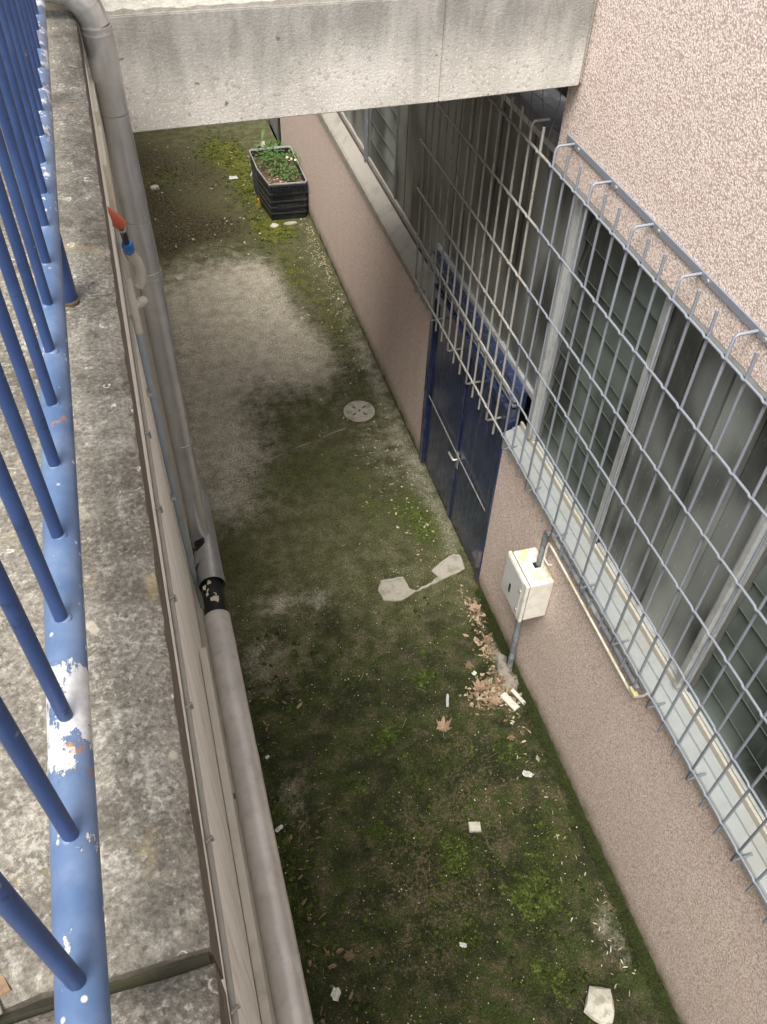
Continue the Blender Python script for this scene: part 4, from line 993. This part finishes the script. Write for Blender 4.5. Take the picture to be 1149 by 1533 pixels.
LV = [((1.52, 2.93, .012), .085, 1.3, .55, 'leaf', 'curled brown plane leaf lying alone on dark moss'),
      ((2.17, 3.95, .012), .085, 2.2, .15, 'leaf', 'flat tan plane leaf just right of the cement patch'),
      ((1.93, 3.20, .018), .085, 2.6, .35, 'leaf', 'curled tan plane leaf on the left end of the leaf heap'),
      ((2.01, 3.06, .016), .070, 4.4, .25, 'leaf', 'tan plane leaf at the lower edge of the leaf heap'),
      ((2.10, 3.21, .016), .060, .4, .4, 'leafdark', 'dark brown leaf pressed in the middle of the leaf heap'),
      ((1.92, 3.42, .010), .060, 3.6, .1, 'leafdark', 'faint brown leaf above the leaf heap on bare ground'),
      ((2.14, 3.60, .012), .055, 1.0, .3, 'leafdark', 'brown leaf at the moss strip above the grey slab'),
      ((.41, 1.55, .012), .055, 2.0, .2, 'leafdark', 'dull leaf beside the jacketed pipe near its lower seam'),
      ((2.0, 2.72, .010), .045, 5.0, .3, 'leafdark', 'reddish leaf scrap between the leaf heap and the white paper')]
for c, r, rot, cu, m, lab in LV:
    bm = bmesh.new(); maple(bm, c, r*.86, rot, cu*1.8); tagit(obj('fallen_leaf', bm, MT[m]), lab, 'leaf', 'fallen plane leaves')
bm = bmesh.new()
for _ in range(60):
    q = pl_pile(); a = random.uniform(0, 6.28); leafblade(bm, (q[0], q[1], random.uniform(.008, .03)), (math.cos(a), math.sin(a), random.uniform(-.1, .35)), random.uniform(.03, .075), random.uniform(.012, .030), random.uniform(-.3, .5), 4, random.uniform(-.6, .6))
tagit(obj('curled_leaves', bm, MT['heap']), 'small curled leaves mixed into the leaf heap by the drop pipe', 'litter', kind='stuff')
OV = [((.39, 4.07), .045, .5, 'pale oval leaf right of the black pipe wrap'), ((.32, 4.01), .04, 1.9, 'pale oval leaf nearest the start of the lower pipe'), ((.46, 3.40), .05, .7, 'white oval leaf on the dark moss right of the lower pipe'), ((1.94, 7.92), .05, .1, 'pale leaf on the moss far beyond the manhole cover'), ((1.86, 7.50), .045, .2, 'white leaf strip left of the pale leaf beyond the manhole')]
for (x, y), L, rot, lab in OV:
    bm = bmesh.new(); leafblade(bm, (x, y, .016), (math.cos(rot), math.sin(rot), .05), L*1.5, L*.55, .1, 5); tagit(obj('fallen_leaf', bm, MT['bits']), lab, 'leaf', 'fallen oval leaves')

# stones, paper, boards
def rock(c, s, mat, lab, name='stone', cat='stone', jit=.25, rot=0.0, sub=2):
    bm = bmesh.new(); ball(bm, (0, 0, 0), 1, sub, s, 0)
    for v in bm.verts:
        v.co *= 1+jit*mnoise.noise(v.co*(1.2/max(s))+Vector((c[0]*7, c[1]*3, 0)))
        v.co.z = max(v.co.z, -s[2]*.5)
    bmesh.ops.rotate(bm, verts=bm.verts, cent=(0, 0, 0), matrix=Matrix.Rotation(rot, 3, 'Z')); bmesh.ops.translate(bm, verts=bm.verts, vec=(c[0], c[1], s[2]*.45))
    return tagit(obj(name, bm, MT[mat]), lab, cat)
def chunk(c, sx, sy_, h, rot, mat, lab, name='stone', cat='stone', poly=None):
    bm = bmesh.new(); poly = poly or [(-1, -.8), (-.2, -1), (.9, -.85), (1, .6), (.3, 1), (-.85, .9)]
    lo = [bm.verts.new((x*sx, y*sy_, 0)) for x, y in poly]; hi = [bm.verts.new((x*sx*.92, y*sy_*.92, h*random.uniform(.8, 1.1))) for x, y in poly]
    n = len(poly)
    for i in range(n): bm.faces.new((lo[i], lo[(i+1) % n], hi[(i+1) % n], hi[i]))
    bm.faces.new(hi); bm.faces.new(lo[::-1])
    bmesh.ops.bevel(bm, geom=bm.edges[:], offset=min(sx, sy_)*.06, segments=1, affect='EDGES')
    bmesh.ops.rotate(bm, verts=bm.verts, cent=(0, 0, 0), matrix=Matrix.Rotation(rot, 3, 'Z')); bmesh.ops.translate(bm, verts=bm.verts, vec=(c[0], c[1], -.004))
    return tagit(obj(name, bm, MT[mat]), lab, cat)
def scrap(c, s, rot, mat, lab, name='paper_scrap', cat='paper', crumple=.3):
    rg = random.Random(int(c[0]*977+c[1]*131)); bm = bmesh.new(); n = 14; rings = []
    corner = [max(abs(math.cos(t)), abs(math.sin(t))) for t in [2*math.pi*k/n for k in range(n)]]
    rad = [min(1.25, 1/corner[k])*rg.uniform(.72, 1.08) for k in range(n)]
    for q in (.35, .7, 1.0):
        rings.append([bm.verts.new((s[0]*q*rad[k]*math.cos(2*math.pi*k/n), s[1]*q*rad[k]*math.sin(2*math.pi*k/n), .010+crumple*min(s)*rg.uniform(0, 1.3))) for k in range(n)])
    ctr = bm.verts.new((0, 0, .012+crumple*min(s)*.6))
    for k in range(n):
        j = (k+1) % n; bm.faces.new((ctr, rings[0][k], rings[0][j]))
        for a, b in zip(rings, rings[1:]): bm.faces.new((a[k], b[k], b[j], a[j]))
    bmesh.ops.rotate(bm, verts=bm.verts, cent=(0, 0, 0), matrix=Matrix.Rotation(rot, 3, 'Z')); bmesh.ops.translate(bm, verts=bm.verts, vec=(c[0], c[1], 0))
    return tagit(obj(name, bm, MT[mat]), lab, cat)
chunk((1.49, 2.14), .047, .038, .028, -.15, 'stone', 'small pale brick shaped stone alone on the moss', poly=[(-1, -.9), (.9, -1), (1, .8), (-.95, 1)])
rock((1.86, .85), (.115, .10, .05), 'stone', 'large white flecked stone at the bottom edge of the moss', jit=.32, rot=.9)
chunk((.32, 9.78), .05, .045, .045, .4, 'stone', 'white stone lying on bare concrete beside the downpipe')
chunk((.27, 12.29), .065, .05, .04, .2, 'stone', 'white stone in the dark dirt below the footbridge')
rock((2.02, 12.95), (.085, .07, .07), 'stone', 'pale lump of rubble by the far wall beyond the crate')
rock((1.78, 12.38), (.10, .06, .05), 'stone', 'grey white rubble piece just left of the crate rim', rot=.4)
rock((2.08, 13.3), (.07, .06, .06), 'cement', 'greyish rubble lump deepest by the far dark door')
rock((1.75, 10.82), (.06, .05, .03), 'stone', 'small pale stone at the front left foot of the crate')
rock((1.98, 10.84), (.09, .04, .025), 'cement', 'brownish stone under the front edge of the crate')
scrap((1.43, 12.35), (.075, .055), .1, 'paper', 'white paper square on green moss left of the crate', crumple=.15)
scrap((2.01, 2.41), (.038, .026), -.5, 'paper', 'crumpled white paper near the right moss strip')
scrap((1.14, 1.42), (.026, .017), -.4, 'paper', 'tiny white paper scrap low in the middle of the moss')
scrap((.27, 1.37), (.040, .032), .9, 'paper', 'crumpled tissue beside the lowest part of the jacketed pipe')
scrap((.135, 2.5), (.034, .016), .4, 'paper', 'torn white scrap touching the jacketed pipe')
scrap((.16, 3.06), (.020, .012), .4, 'paper', 'small white chip beside the first seam of the lower pipe')
scrap((1.93, 3.34), (.022, .018), .3, 'paper', 'red and white foil scrap above the leaf heap', crumple=.4)
scrap((1.635, 3.16), (.012, .075), -.35, 'alu', 'greenish clear plastic strip beside the leaf heap', 'plastic_strip', 'plastic', .1)
def board(c, L, W, rot, lab):
    bm = bmesh.new(); box(bm, -W, W, -L, L, 0, .010, .002)
    bmesh.ops.rotate(bm, verts=bm.verts, cent=(0, 0, 0), matrix=Matrix.Rotation(rot, 3, 'Z') @ Matrix.Rotation(.05, 3, 'X')); bmesh.ops.translate(bm, verts=bm.verts, vec=(c[0], c[1], .008))
    return tagit(obj('board_offcut', bm, MT['wood']), lab, 'board')
board((2.115, 3.02), .085, .030, .42, 'wider of two peeling white board offcuts below the grey slab')
board((2.20, 3.04), .080, .016, .36, 'narrower peeling white board offcut nearest the moss strip')
# debris on the coping at the lower left
for (x, y, sx, sy2, r, m, lab) in ((-.332, .335, .020, .016, .4, 'slate', 'pale plaster chip on the coping joint at the lower left'), (-.352, .375, .012, .009, 1.0, 'stone', 'small pale pebble above the plaster chip on the coping'), (-.318, .365, .022, .008, 2.1, 'leafdark', 'brown leaf sliver beside the plaster chip on the coping')):
    o = chunk((x, y), sx, sy2, .004, r, m, lab, 'plaster_chip' if m == 'slate' else 'pebble' if m == 'stone' else 'leaf_sliver', 'chip' if m == 'slate' else 'pebble' if m == 'stone' else 'leaf'); o.location.z = 4.9225
